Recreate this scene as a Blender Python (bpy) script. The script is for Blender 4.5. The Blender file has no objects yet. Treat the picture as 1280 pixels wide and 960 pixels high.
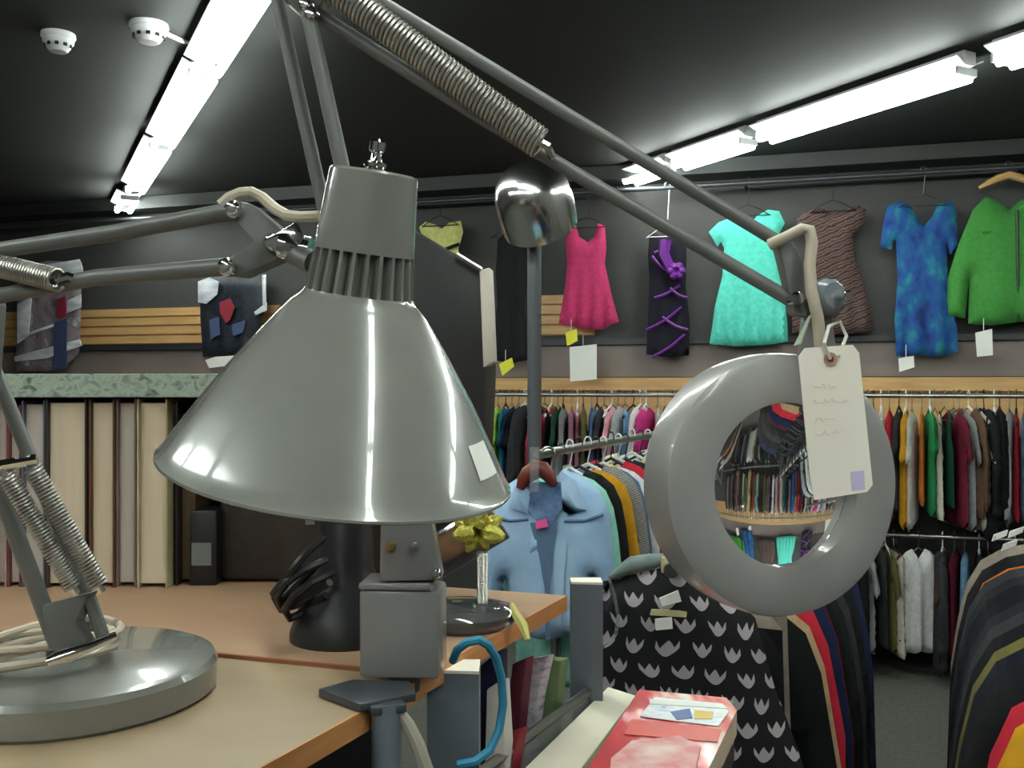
import bpy, bmesh, math, random
from mathutils import Vector, Matrix
from mathutils.geometry import delaunay_2d_cdt
random.seed(7)
C = bpy.context.scene.collection
CAMZ, F = 1.6, 1200.0
V = Vector
R = math.radians

# ------------------------------------------------------------------ places
def P(px, py, d):
    """point seen at (px, py) of a 1280x960 frame, d metres in front of the lens"""
    return V(((px - 640) / F * d, d, CAMZ - (py - 480) / F * d))
DESK = 1.33
def on_desk(px, py, z=DESK):
    return P(px, py, (CAMZ - z) * F / (py - 480))
E1 = V((.4176, .9086, 0))            # the shop's aisles run this way
WU = V((.958, -.287, 0))             # along the back wall
WN = V((-.287, -.958, 0))            # out of the back wall
W0 = V((0, 6.32, 0))
WYAW = math.atan2(WU.y, WU.x)
def on_wall(px, py, off=0.0):
    """where the sight line meets the plane `off` metres in front of the back wall"""
    d = V(((px - 640) / F, 1, -(py - 480) / F))
    t = ((W0 + WN * off).dot(WN)) / d.dot(WN)
    return V((0, 0, CAMZ)) + d * t
def wall_s(p):
    return (p - W0).dot(WU)
def wall_pt(s, off, z):
    q = W0 + WU * s + WN * off
    return V((q.x, q.y, z))

# ------------------------------------------------------------------ materials
def lin(c):
    return tuple(((x / 255) / 12.92 if x / 255 <= .04045 else ((x / 255 + .055) / 1.055) ** 2.4) for x in c[:3]) + (1,)
MATS = {}
def mat(name, col, rough=.7, metal=0, col2=None, scale=8, stretch=(1, 1, 1), bump=0, coat=0, emit=0, trans=0, ior=1.5, spec=.5, ramp=(.35, .65), sheen=0):
    if name in MATS: return MATS[name]
    m = bpy.data.materials.new(name); m.use_nodes = True
    nt = m.node_tree; b = nt.nodes['Principled BSDF']
    b.inputs['Base Color'].default_value = lin(col)
    b.inputs['Roughness'].default_value = rough
    b.inputs['Metallic'].default_value = metal
    b.inputs['Coat Weight'].default_value = coat
    b.inputs['Coat Roughness'].default_value = .05
    b.inputs['Transmission Weight'].default_value = trans
    b.inputs['IOR'].default_value = ior
    b.inputs['Specular IOR Level'].default_value = spec
    b.inputs['Sheen Weight'].default_value = sheen
    if emit:
        b.inputs['Emission Color'].default_value = lin(col)
        b.inputs['Emission Strength'].default_value = emit
    if col2 is not None or bump:
        tc = nt.nodes.new('ShaderNodeTexCoord'); mp = nt.nodes.new('ShaderNodeMapping')
        mp.inputs['Scale'].default_value = stretch
        nz = nt.nodes.new('ShaderNodeTexNoise'); nz.inputs['Scale'].default_value = scale; nz.inputs['Detail'].default_value = 4
        nt.links.new(tc.outputs['Object'], mp.inputs['Vector']); nt.links.new(mp.outputs['Vector'], nz.inputs['Vector'])
        if col2 is not None:
            rp = nt.nodes.new('ShaderNodeValToRGB')
            rp.color_ramp.elements[0].position, rp.color_ramp.elements[1].position = ramp
            rp.color_ramp.elements[0].color = lin(col); rp.color_ramp.elements[1].color = lin(col2)
            nt.links.new(nz.outputs['Fac'], rp.inputs['Fac']); nt.links.new(rp.outputs['Color'], b.inputs['Base Color'])
        if bump:
            bp = nt.nodes.new('ShaderNodeBump'); bp.inputs['Strength'].default_value = bump; bp.inputs['Distance'].default_value = .01
            nt.links.new(nz.outputs['Fac'], bp.inputs['Height']); nt.links.new(bp.outputs['Normal'], b.inputs['Normal'])
    MATS[name] = m
    return m
def multi(name, cols, scale=6, stretch=(1, 1, 1), rough=.6, rot=(0, 0, 0), detail=3, interp='LINEAR', distort=0, coat=0):
    """noise through a ramp of several colours"""
    if name in MATS: return MATS[name]
    m = mat(name, cols[0], rough, coat=coat); nt = m.node_tree; b = nt.nodes['Principled BSDF']
    tc = nt.nodes.new('ShaderNodeTexCoord'); mp = nt.nodes.new('ShaderNodeMapping')
    mp.inputs['Scale'].default_value = stretch; mp.inputs['Rotation'].default_value = rot
    nz = nt.nodes.new('ShaderNodeTexNoise'); nz.inputs['Scale'].default_value = scale; nz.inputs['Detail'].default_value = detail; nz.inputs['Distortion'].default_value = distort
    rp = nt.nodes.new('ShaderNodeValToRGB'); rp.color_ramp.interpolation = interp
    n = len(cols)
    while len(rp.color_ramp.elements) < n: rp.color_ramp.elements.new(.5)
    for i, c in enumerate(cols):
        rp.color_ramp.elements[i].position = .3 + .4 * i / max(1, n - 1)
        rp.color_ramp.elements[i].color = lin(c)
    nt.links.new(tc.outputs['Object'], mp.inputs['Vector']); nt.links.new(mp.outputs['Vector'], nz.inputs['Vector'])
    nt.links.new(nz.outputs['Fac'], rp.inputs['Fac']); nt.links.new(rp.outputs['Color'], b.inputs['Base Color'])
    return m
def stripes(name, cols, scale, rot=(0, 0, 0), distort=2, rough=.85):
    m = mat(name, cols[0], rough); nt = m.node_tree; b = nt.nodes['Principled BSDF']
    tc = nt.nodes.new('ShaderNodeTexCoord'); mp = nt.nodes.new('ShaderNodeMapping'); mp.inputs['Rotation'].default_value = rot
    w = nt.nodes.new('ShaderNodeTexWave'); w.bands_direction = 'Z'; w.inputs['Scale'].default_value = scale; w.inputs['Distortion'].default_value = distort; w.inputs['Detail Scale'].default_value = 3
    rp = nt.nodes.new('ShaderNodeValToRGB')
    while len(rp.color_ramp.elements) < len(cols): rp.color_ramp.elements.new(.5)
    for i, c in enumerate(cols):
        rp.color_ramp.elements[i].position = i / (len(cols) - 1) * .8 + .1; rp.color_ramp.elements[i].color = lin(c)
    nt.links.new(tc.outputs['Object'], mp.inputs['Vector']); nt.links.new(mp.outputs['Vector'], w.inputs['Vector'])
    nt.links.new(w.outputs['Fac'], rp.inputs['Fac']); nt.links.new(rp.outputs['Color'], b.inputs['Base Color'])
    return m
def tulips(name, bg, fg, cell):
    """small pale three-pointed motif scattered in offset rows on dark cloth"""
    m = mat(name, bg, .85); nt = m.node_tree; b = nt.nodes['Principled BSDF']
    N, L = nt.nodes.new, nt.links.new
    def mth(op, a, c=None, d=None):
        n = N('ShaderNodeMath'); n.operation = op
        for i, x in enumerate((a, c, d)):
            if x is None: continue
            if isinstance(x, (int, float)): n.inputs[i].default_value = x
            else: L(x, n.inputs[i])
        return n.outputs[0]
    tc = N('ShaderNodeTexCoord'); sp = N('ShaderNodeSeparateXYZ'); L(tc.outputs['Object'], sp.inputs[0])
    nz = N('ShaderNodeTexNoise'); nz.inputs['Scale'].default_value = 9; L(tc.outputs['Object'], nz.inputs['Vector'])
    wob = mth('MULTIPLY', mth('SUBTRACT', nz.outputs['Fac'], .5), .55)
    u = mth('ADD', mth('DIVIDE', sp.outputs['X'], cell), mth('MULTIPLY', wob, 1.6)); v = mth('ADD', mth('DIVIDE', sp.outputs['Z'], cell * .8), wob)
    row = mth('FLOOR', v)
    u = mth('ADD', u, mth('MULTIPLY', mth('MODULO', row, 2), .5))
    x = mth('ABSOLUTE', mth('SUBTRACT', mth('FRACT', u), .5)); y = mth('SUBTRACT', mth('FRACT', v), .5)
    a = mth('LESS_THAN', x, .30)
    bb = mth('GREATER_THAN', y, mth('ADD', -.32, mth('MULTIPLY', mth('MULTIPLY', x, x), 4)))
    top = mth('ADD', .02, mth('MULTIPLY', mth('PINGPONG', mth('ADD', x, .13), .14), 2.1))
    cc = mth('LESS_THAN', y, top)
    f = mth('MULTIPLY', mth('MULTIPLY', a, bb), cc)
    mx = N('ShaderNodeMix'); mx.data_type = 'RGBA'; L(f, mx.inputs[0]); mx.inputs[6].default_value = lin(bg); mx.inputs[7].default_value = lin(fg)
    L(mx.outputs[2], b.inputs['Base Color'])
    return m
def cloth(rgb):
    return mat('cloth_%02x%02x%02x' % rgb, rgb, .9, col2=tuple(int(x * .92) for x in rgb), scale=40, spec=.2, bump=.12)

M_GREY = mat('grey_enamel', (129, 130, 124), .24, col2=(125, 126, 120), scale=30, coat=.8)
M_GREYM = mat('warm_grey_enamel', (124, 122, 122), .3, col2=(119, 117, 117), scale=25, coat=.4)
M_ARM = mat('matt_grey_arm', (104, 105, 102), .42, col2=(99, 100, 97), scale=20)
M_RING = mat('ring_grey_enamel', (150, 148, 146), .3, col2=(146, 144, 142), scale=20, coat=.4)
M_CHROME = mat('chrome', (225, 225, 225), .07, 1)
M_STEEL = mat('brushed_steel', (165, 165, 160), .32, 1)
M_SPRING = mat('spring_steel', (190, 187, 180), .38, 1)
M_CORD = mat('beige_cord', (196, 184, 165), .55, col2=(180, 168, 150), scale=20)
M_BLACK = mat('black_plastic', (22, 22, 24), .4, col2=(28, 28, 30), scale=12)
M_BLACKG = mat('black_gloss', (72, 75, 76), .08, col2=(78, 80, 81), scale=5, coat=.6)
M_WIRE = mat('hanger_wire', (120, 126, 120), .35, .8)
M_WIREB = mat('black_hanger', (18, 18, 20), .5)
M_WHITEP = mat('white_plastic', (225, 226, 226), .35)
M_TAG = mat('manila_card', (250, 242, 230), .8, col2=(244, 236, 222), scale=10)
M_PAPER = mat('white_card', (232, 232, 226), .75)
M_YELLOW = mat('yellow_card', (228, 222, 60), .7)
M_WOODTOP = mat('worn_laminate_top', (152, 130, 104), .5, col2=(163, 143, 113), scale=3.2, stretch=(1, 3, 1))
M_WOODREAR = mat('tan_laminate_top', (158, 124, 98), .5, col2=(166, 134, 106), scale=4, stretch=(1, 3, 1))
M_WOODEDGE = mat('orange_ply_edge', (200, 142, 88), .5, col2=(186, 126, 74), scale=16, stretch=(1, 1, 6))
M_WOOD = mat('honey_wood', (208, 168, 112), .45, col2=(194, 152, 98), scale=5, stretch=(.6, .6, 9))
M_DARKWOOD = mat('dark_brown_board', (40, 33, 29), .7, col2=(48, 40, 35), scale=6)
M_UPRIGHT = mat('slate_blue_steel', (112, 122, 132), .45, .2, col2=(104, 114, 124), scale=9)
M_DARKMET = mat('dark_grey_metal', (70, 74, 80), .4, .4)
M_PAGES = mat('book_pages', (206, 190, 166), .85, col2=(214, 199, 176), scale=9, stretch=(9, 1, .3))
M_PAGES2 = mat('grey_book_pages', (188, 178, 170), .85, col2=(197, 188, 180), scale=9, stretch=(9, 1, .3))
M_GLASS = mat('lens_glass', (255, 255, 255), 0, trans=1, ior=1.5)
M_CLEAR = mat('clear_plastic', (235, 240, 240), .12, trans=.85, ior=1.15)
M_TUBE = mat('fluorescent_tube', (246, 255, 248), .4, emit=24)

# ------------------------------------------------------------------ mesh building
ORG = {}
def basis(axis, ref=V((0, 0, 1))):
    a = axis.normalized()
    if abs(a.dot(ref)) > .98: ref = V((1, 0, 0))
    x = ref.cross(a).normalized(); y = a.cross(x)
    return x, y, a
class MB:
    def __init__(s): s.bm = bmesh.new()
    def face(s, vs, mi=0):
        try:
            f = s.bm.faces.new(vs); f.material_index = mi; return f
        except ValueError: return None
    def hexa(s, p, bevel=0):
        v = [s.bm.verts.new(q) for q in p]
        fs = [s.face([v[i] for i in ix]) for ix in ((3, 2, 1, 0), (4, 5, 6, 7), (0, 1, 5, 4), (1, 2, 6, 5), (2, 3, 7, 6), (3, 0, 4, 7))]
        if bevel:
            es = list({e for f in fs for e in f.edges})
            bmesh.ops.bevel(s.bm, geom=es, offset=bevel, segments=2, affect='EDGES', profile=.5)
        return s
    def box(s, c, size, yaw=0, rot=None, bevel=0):
        m = rot if rot is not None else Matrix.Rotation(yaw, 3, 'Z')
        h = V(size) / 2
        pts = [V(c) + m @ V((sx * h.x, sy * h.y, sz * h.z)) for sz in (-1, 1) for sx, sy in ((-1, -1), (1, -1), (1, 1), (-1, 1))]
        return s.hexa(pts, bevel)
    def tube(s, pts, r, n=8, closed=False, cap=True):
        pts = [V(p) for p in pts]; k = len(pts)
        rs = r if isinstance(r, (list, tuple)) else [r] * k
        rings = []; x = None
        for i, p in enumerate(pts):
            if closed: t = pts[(i + 1) % k] - pts[i - 1]
            else: t = pts[min(i + 1, k - 1)] - pts[max(i - 1, 0)]
            if t.length < 1e-9: t = V((0, 0, 1))
            t.normalize()
            if x is None: x = basis(t)[0]
            x = (x - t * x.dot(t))
            if x.length < 1e-6: x = basis(t)[0]
            x.normalize(); y = t.cross(x)
            rings.append([s.bm.verts.new(p + (x * math.cos(a) + y * math.sin(a)) * rs[i]) for a in [2 * math.pi * j / n for j in range(n)]])
        for i in range(k if closed else k - 1):
            a, b = rings[i], rings[(i + 1) % k]
            for j in range(n): s.face((a[j], a[(j + 1) % n], b[(j + 1) % n], b[j]))
        if cap and not closed:
            s.face(rings[0][::-1]); s.face(rings[-1])
        return s
    def cyl(s, a, b, r, r2=None, n=16):
        return s.tube([a, b], [r, r if r2 is None else r2], n)
    def lathe(s, prof, p0, axis, n=32, ref=None, mod=None, loop=False):
        """prof: (radius, distance along axis)"""
        if ref is None: x, y, a = basis(V(axis))
        else:
            a = V(axis).normalized(); x = (V(ref) - a * V(ref).dot(a)).normalized(); y = a.cross(x)
        rings = []
        for i, (r, t) in enumerate(prof):
            if r < 1e-6: rings.append([s.bm.verts.new(V(p0) + a * t)])
            else:
                rg = []
                for j in range(n):
                    an = 2 * math.pi * j / n; rr = r - (mod(i, j) if mod else 0)
                    rg.append(s.bm.verts.new(V(p0) + a * t + (x * math.cos(an) + y * math.sin(an)) * rr))
                rings.append(rg)
        pairs = list(zip(rings, rings[1:]))
        if loop: pairs.append((rings[-1], rings[0]))
        for A, B in pairs:
            for j in range(n):
                k = (j + 1) % n
                if len(A) == 1 and len(B) == 1: continue
                if len(A) == 1: s.face((A[0], B[k], B[j]))
                elif len(B) == 1: s.face((A[j], A[k], B[0]))
                else: s.face((A[j], A[k], B[k], B[j]))
        return s
    def prism(s, poly, off, bevel=0):
        a = [s.bm.verts.new(V(p)) for p in poly]; b = [s.bm.verts.new(V(p) + V(off)) for p in poly]
        fs = [s.face(a), s.face(b[::-1])]; n = len(a)
        for i in range(n): fs.append(s.face((a[i], b[i], b[(i + 1) % n], a[(i + 1) % n])))
        if bevel:
            es = list({e for f in fs if f for e in f.edges})
            bmesh.ops.bevel(s.bm, geom=es, offset=bevel, segments=2, affect='EDGES', profile=.5)
        return s
    def helix(s, a, b, rad, r, turns, n=5, per=12):
        a, b = V(a), V(b); x, y, t = basis(b - a); L = (b - a).length
        k = int(turns * per)
        return s.tube([a + t * (L * i / k) + (x * math.cos(2 * math.pi * i / per) + y * math.sin(2 * math.pi * i / per)) * rad for i in range(k + 1)], r, n)
    def pillow(s, poly, depth, step, xf=None, ramp=None, fold=None, back=.7):
        """closed padded sheet with the outline poly (x, z); fold(x, z) adds drapery"""
        ramp = ramp or depth * 2.5
        bd = []
        n = len(poly)
        for i in range(n):
            a, b = V(poly[i]), V(poly[(i + 1) % n]); k = max(1, int(round((b - a).length / step)))
            for j in range(k): bd.append(a.lerp(b, j / k))
        area = sum(bd[i].x * bd[(i + 1) % len(bd)].y - bd[(i + 1) % len(bd)].x * bd[i].y for i in range(len(bd)))
        if area < 0: bd.reverse()
        nb = len(bd)
        def dist(p):
            m = 1e9
            for i in range(nb):
                a, b = bd[i], bd[(i + 1) % nb]; ab = b - a; l = ab.length_squared
                t = max(0, min(1, (p - a).dot(ab) / l)) if l > 0 else 0
                m = min(m, (p - a - ab * t).length)
            return m
        def inside(p):
            c = False
            for i in range(nb):
                a, b = bd[i], bd[(i + 1) % nb]
                if (a.y > p.y) != (b.y > p.y) and p.x < (b.x - a.x) * (p.y - a.y) / (b.y - a.y) + a.x: c = not c
            return c
        x0, x1 = min(q.x for q in bd), max(q.x for q in bd); z0, z1 = min(q.y for q in bd), max(q.y for q in bd)
        pts = list(bd); row = 0
        z = z0
        while z < z1:
            x = x0 + (row % 2) * step / 2
            while x < x1:
                q = V((x, z))
                if inside(q) and dist(q) > step * .45: pts.append(q)
                x += step
            z += step * .87; row += 1
        vs, es, fs, ov, oe, of = delaunay_2d_cdt(pts, [(i, (i + 1) % nb) for i in range(nb)], [], 1, 1e-7)
        fr, bk = [], []
        xf = xf or Matrix.Identity(4)
        for i, q in enumerate(vs):
            onb = any(o < nb for o in ov[i])
            d = 0 if onb else dist(q); w = min(1, d / ramp); h = depth * math.sqrt(max(0, 1 - (1 - w) ** 2))
            f = fold(q.x, q.y) if fold else 0
            a = s.bm.verts.new(xf @ V((q.x, -h + f, q.y))); fr.append(a)
            bk.append(a if onb else s.bm.verts.new(xf @ V((q.x, h * back + f, q.y))))
        for f in fs:
            c = sum((vs[i] for i in f), V((0, 0))) / len(f)
            if not inside(c): continue
            s.face([fr[i] for i in f]); s.face([bk[i] for i in reversed(f)])
        return s
    def mesh(s, name, mats, smooth=True, angle=40):
        bmesh.ops.remove_doubles(s.bm, verts=s.bm.verts, dist=1e-6)
        bmesh.ops.recalc_face_normals(s.bm, faces=s.bm.faces)
        me = bpy.data.meshes.new(name); s.bm.to_mesh(me); s.bm.free()
        for m in (mats if isinstance(mats, (list, tuple)) else [mats]): me.materials.append(m)
        if smooth:
            me.polygons.foreach_set('use_smooth', [True] * len(me.polygons)); me.set_sharp_from_angle(angle=R(angle))
        return me
    def build(s, name, mats, parent=None, base=None, smooth=True, angle=40):
        """link as ONE mesh object; world coordinates are made local to the thing's base"""
        o0 = ORG[parent.name] if parent is not None else (V(base) if base is not None else V((0, 0, 0)))
        if o0.length: bmesh.ops.translate(s.bm, verts=s.bm.verts, vec=-o0)
        o = bpy.data.objects.new(name, s.mesh(name, mats, smooth, angle)); C.objects.link(o)
        if parent is not None: o.parent = parent
        else: o.location = o0
        ORG[o.name] = o0.copy()
        return o
LABELS = {}
def tag(o, label, cat, group=None, kind=None):
    o['label'] = label; o['category'] = cat
    if group: o['group'] = group
    if kind: o['kind'] = kind
    LABELS.setdefault(label, []).append(o.name)
    return o
def thing(name, base, label, cat, group=None):
    o = bpy.data.objects.new(name, None); C.objects.link(o); o.location = base; ORG[o.name] = V(base); o.empty_display_size = .05
    return tag(o, label, cat, group)
def struct(mb, name, m, smooth=False):
    o = mb.build(name, m, smooth=smooth); o['kind'] = 'structure'; return o

# ------------------------------------------------------------------ the room
CEIL = 2.95
S0, S1, NN = -7.5, 5.0, 9.5
c0, c1 = wall_pt(S0, 0, 0), wall_pt(S1, 0, 0); c2, c3 = wall_pt(S1, NN, 0), wall_pt(S0, NN, 0)
m_wall = mat('charcoal_paint', (66, 66, 65), .75, col2=(62, 62, 61), scale=2)
m_ceil = mat('black_green_ceiling', (31, 34, 32), .75, col2=(28, 31, 29), scale=3)
m_side = mat('grey_paint', (120, 118, 112), .8, col2=(112, 110, 105), scale=2)
m_floor = mat('grey_green_carpet', (92, 92, 84), .95, col2=(80, 80, 74), scale=40, bump=.3)
up = V((0, 0, 1))
def slab(a, b, z0, z1, off):
    return MB().hexa([a + up * z0, b + up * z0, b + V(off) + up * z0, a + V(off) + up * z0, a + up * z1, b + up * z1, b + V(off) + up * z1, a + V(off) + up * z1])
struct(slab(c0, c1, 0, CEIL, -WN * .15), 'wall_back', m_wall)
struct(slab(c3, c0, 0, CEIL, -WU * .15), 'wall_left', m_side)
struct(slab(c1, c2, 0, CEIL, WU * .15), 'wall_right', m_side)
struct(slab(c2, c3, 0, CEIL, WN * .15), 'wall_front', m_side)
struct(MB().prism([c0, c1, c2, c3], (0, 0, -.1)), 'floor', m_floor)
struct(MB().prism([q + up * CEIL for q in (c0, c1, c2, c3)], (0, 0, .1)), 'ceiling', m_ceil)
def wall_box(s0, s1, z0, z1, o0, o1):
    a, b = wall_pt(s0, o0, 0), wall_pt(s1, o0, 0)
    return slab(a, b, z0, z1, WN * (o1 - o0))
m_band = mat('taupe_panel', (128, 116, 110), .6, col2=(120, 109, 103), scale=3)
struct(wall_box(S0 + .01, S1 - .01, 1.645, 1.845, .001, .02), 'trim_1', m_band)
b = wall_box(S0 + .01, S1 - .01, 1.30, 1.64, .001, .03)
struct(b, 'trim_2', M_WOOD)
struct(wall_box(S0 + .01, S1 - .01, 1.56, 1.64, .031, .07), 'trim_3', M_WOOD)
struct(wall_box(S0 + .01, S1 - .01, 1.85, 1.885, .001, .045), 'trim_4', mat('dark_lip', (44, 46, 50), .4))
struct(wall_box(S0 + .01, S1 - .01, 0, .12, .001, .02), 'baseboard_back', mat('black_baseboard', (30, 30, 30), .6))
def slatwall(x0, x1, y0, y1, name):
    a, bq = on_wall(x0, y1, .03), on_wall(x1, y0, .03); zl, zh = a.z, on_wall(x0, y0, .03).z
    m = MB(); n = 4; h = (zh - zl) / n
    for i in range(n):
        mm = wall_box(wall_s(a), wall_s(bq), zl + i * h + .008, zl + (i + 1) * h - .004, .004, .03)
        me = bpy.data.meshes.new('t'); mm.bm.to_mesh(me); m.bm.from_mesh(me); bpy.data.meshes.remove(me)
    mm = wall_box(wall_s(a), wall_s(bq), zl, zh, .001, .01)
    me = bpy.data.meshes.new('t'); mm.bm.to_mesh(me); m.bm.from_mesh(me); bpy.data.meshes.remove(me)
    o = struct(m, name, M_WOOD)
slatwall(2, 348, 390, 433, 'trim_5'); slatwall(674, 742, 369, 420, 'trim_6')
# square duct / rail along the top of the wall, and the rail the dresses hang from
struct(wall_box(S0 + .01, S1 - .01, 2.86, 2.945, .001, .22), 'trim_7', mat('dull_green_grey_duct', (42, 46, 44), .5))
RZ = on_wall(1100, 246, .16).z
rail = MB().cyl(wall_pt(-6.2, .16, 2.80), wall_pt(4.6, .16, 2.80), .014, n=10)
for s in (-6, -4.5, -3, -1.5, 0, 1.5, 3, 4.4):
    rail.cyl(wall_pt(s, .0, 2.80), wall_pt(s, .16, 2.80), .008, n=8)
tag(rail.build('hanging_rail', M_DARKMET, base=wall_pt(-6.2, .16, 2.80)), 'dark metal rail high on the back wall, carrying the row of dresses', 'rail')

# ------------------------------------------------------------------ ceiling lights
LD = V((-.47, .883, 0)).normalized(); LNn = V((LD.y, -LD.x, 0)); LZ = 2.85
def light(p, length, label, group=None):
    t = thing('ceiling_light', (p.x, p.y, CEIL), label, 'ceiling light', group)
    a, b = p - LD * length / 2, p + LD * length / 2
    yaw = math.atan2(LD.y, LD.x)
    MB().box((p.x, p.y, CEIL - .03), (length, .075, .055), yaw, bevel=.004).build('housing', M_WHITEP, t, smooth=False)
    ref = MB()
    for sg in (-1, 1):
        o = LNn * sg
        ref.hexa([a + o * .03 + up * (CEIL - .058), b + o * .03 + up * (CEIL - .058), b + o * .085 + up * (CEIL - .035), a + o * .085 + up * (CEIL - .035),
                  a + o * .03 + up * (CEIL - .052), b + o * .03 + up * (CEIL - .052), b + o * .085 + up * (CEIL - .029), a + o * .085 + up * (CEIL - .029)])
    ref.build('reflector', M_WHITEP, t, smooth=False)
    for sg in (-1, 1):
        o = LNn * sg * .042 + up * LZ
        MB().cyl(a + LD * .03 + o, b - LD * .03 + o, .018, n=10).build('tube', M_TUBE, t)
    for e in (a + LD * .018, b - LD * .018):
        MB().box((e.x, e.y, LZ + .018), (.016, .12, .034), yaw, bevel=.004).build('end_cap', M_WHITEP, t, smooth=False)
    return t
def row_pt(px, py):
    return P(px, py, (LZ - CAMZ) * F / (480 - py))
def row(px, py, ratio, starts, labels, gl):
    global LD, LNn
    LD = V((-ratio, 1, 0)).normalized(); LNn = V((LD.y, -LD.x, 0))
    p0 = row_pt(px, py); p0.z = 0
    for i, (t0, ln) in enumerate(starts):
        light(p0 - LD * (t0 + ln / 2), ln, labels[i] if i < len(labels) else gl[0], None if i < len(labels) else gl[1])
row(153, 266, .513, [(.05, .5), (.85, 1.28), (2.2, 1.28), (3.52, 1.28)],
    ['farthest short lit tube of the left ceiling row, just above the grey lamp arm', 'second lit fluorescent fitting from the far end of the left ceiling row',
     'long bright fluorescent fitting in the middle of the left ceiling row', 'nearest fluorescent fitting of the left row, cut by the top of the frame'], ('fluorescent fitting of the left row overhead, outside the frame', 'overhead lights of the left row'))
row(153, 266, .487, [(5.0, 1.2), (6.25, 1.2), (7.5, 1.2), (8.75, 1.2)], [], ('fluorescent fitting of the left row overhead, outside the frame', 'overhead lights of the left row'))
row(785, 229, .54, [(0, .42), (.48, .62), (1.18, 1.2), (2.5, 1.2), (3.8, 1.2), (5.1, 1.2), (6.4, 1.2), (7.7, 1.2)],
    ['farthest lit tube of the right ceiling row, above the dark purple laced dress', 'short bright fitting second from the far end of the right row', 'long bright fluorescent fitting of the right row above the turquoise dress',
     'fluorescent fitting of the right row running out of the frame at the right edge'], ('fluorescent fitting of the right row, outside the frame', 'overhead lights of the right row'))
q = V((-1.87 * .883, -1.87 * .47, 0)) + LD * 3
for k in range(7):
    light(q - LD * k * 1.3, 1.15, 'fluorescent fitting of the row left of the frame', 'overhead lights left of the frame')

def detector(px, py, r, label):
    d = (CEIL - .03 - CAMZ) * F / (480 - py); p = P(px, py, d); p.z = CEIL
    t = thing('smoke_detector', p, label, 'smoke detector')
    MB().lathe([(0, 0), (r, 0), (r * 1.02, .014), (r * .96, .02)], p, (0, 0, -1), 28).build('base_plate', M_WHITEP, t)
    MB().lathe([(r * .94, .02), (r * .9, .035), (r * .62, .062), (r * .5, .07), (0, .072)], p, (0, 0, -1), 28).build('dome', M_WHITEP, t)
    g = MB()
    for k in range(10):
        a = k * math.pi / 5; x = V((math.cos(a), math.sin(a), 0))
        g.box(p + x * r * .79 - up * .049, (.004, r * .22, .012), a)
    g.build('grille', M_BLACK, t)
    return p
detector(73, 52, .062, 'round white smoke detector on the dark ceiling, the left one of two')
p = detector(186, 40, .07, 'round white smoke detector on the dark ceiling beside the lit tube, with a wire cover')
q = P(243, 58, (CEIL - .01 - CAMZ) * F / (480 - 58))
tag(MB().box(((p.x + q.x) / 2, (p.y + q.y) / 2, CEIL - .008), ((q - p).length - .08, .018, .012), math.atan2(q.y - p.y, q.x - p.x), bevel=.002).build('wire_cover', M_WHITEP, base=(p.x, p.y, CEIL)),
    'thin white wire cover running from the smoke detector to the light row', 'wire cover')

# ------------------------------------------------------------------ garments on the back wall
def wave(amp, lam, z_from, z_to):
    def f(x, z):
        w = max(0, min(1, (z_from - z) / max(1e-6, z_from - z_to)))
        return amp * w * math.sin(2 * math.pi * x / lam)
    return f
WALL_OFF = .13
def wall_poly(px):
    """pixel outline -> outline in metres on the plane the garments hang in"""
    pts = [on_wall(x, y, WALL_OFF) for x, y in px]
    s = sum(wall_s(p) for p in pts) / len(pts); top = max(p.z for p in pts)
    return [(wall_s(p) - s, p.z - top) for p in pts], wall_pt(s, WALL_OFF, top)
def wall_xf(base): return Matrix.Translation(base) @ Matrix.Rotation(WYAW, 4, 'Z')
def hanger_mesh(m, c, w, drop, yaw, hook=.07, r=.003, thick=None):
    """c: point on the rail"""
    X = V((math.cos(yaw), math.sin(yaw), 0)); Y = V((-X.y, X.x, 0))
    hk = [c + X * (.016 * math.cos(a)) + up * (.016 * math.sin(a) + .004) for a in [math.pi * (1.1 - .115 * i) for i in range(11)]]
    nk = c - up * (hook)
    m.tube(hk + [c + X * .012 - up * .02, nk + up * .01, nk], r, 5)
    l, rr = nk - X * w / 2 - up * drop, nk + X * w / 2 - up * drop
    m.tube([nk, nk.lerp(l, .5) + up * drop * .12, l, l + up * .004 + X * .012, rr + up * .004 - X * .012, rr, nk.lerp(rr, .5) + up * drop * .12, nk], thick or r, 6)
    return m
def wall_hanger(base, w, label, m=M_WIREB, dz=0, drop=.07):
    c = V((base.x, base.y, 2.80 + .012))
    c = wall_pt(wall_s(base), .16, 2.815)
    hook = max(.06, c.z - base.z - .03 + dz)
    tag(hanger_mesh(MB(), c, w, drop, WYAW, hook=hook).build('clothes_hanger', m, base=c), label, 'hanger')
def garment(name, label, px, m, depth=.03, step=.026, fold=None, cat='dress', hang=None, hw=.26, hm=None):
    poly, base = wall_poly(px)
    mb = MB().pillow(poly, depth, step, wall_xf(base), fold=fold)
    o = tag(mb.build(name, m, base=base, angle=60), label, cat, 'clothes displayed on the wall')
    if hang: wall_hanger(base, hw, hang, hm or M_WIREB)
    return o, base
garment('pink_dress', 'bright pink sleeveless flared dress hanging on the dark wall', [(709, 281), (719, 279), (724, 296), (735, 303), (743, 296), (747, 279), (756, 281), (758, 310), (756, 330), (764, 365), (773, 402), (752, 412), (728, 411), (699, 404), (706, 355), (709, 330), (707, 305)],
        cloth((200, 62, 110)), fold=wave(.02, .085, -.25, -.6), hang='black hanger holding the pink dress')
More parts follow.
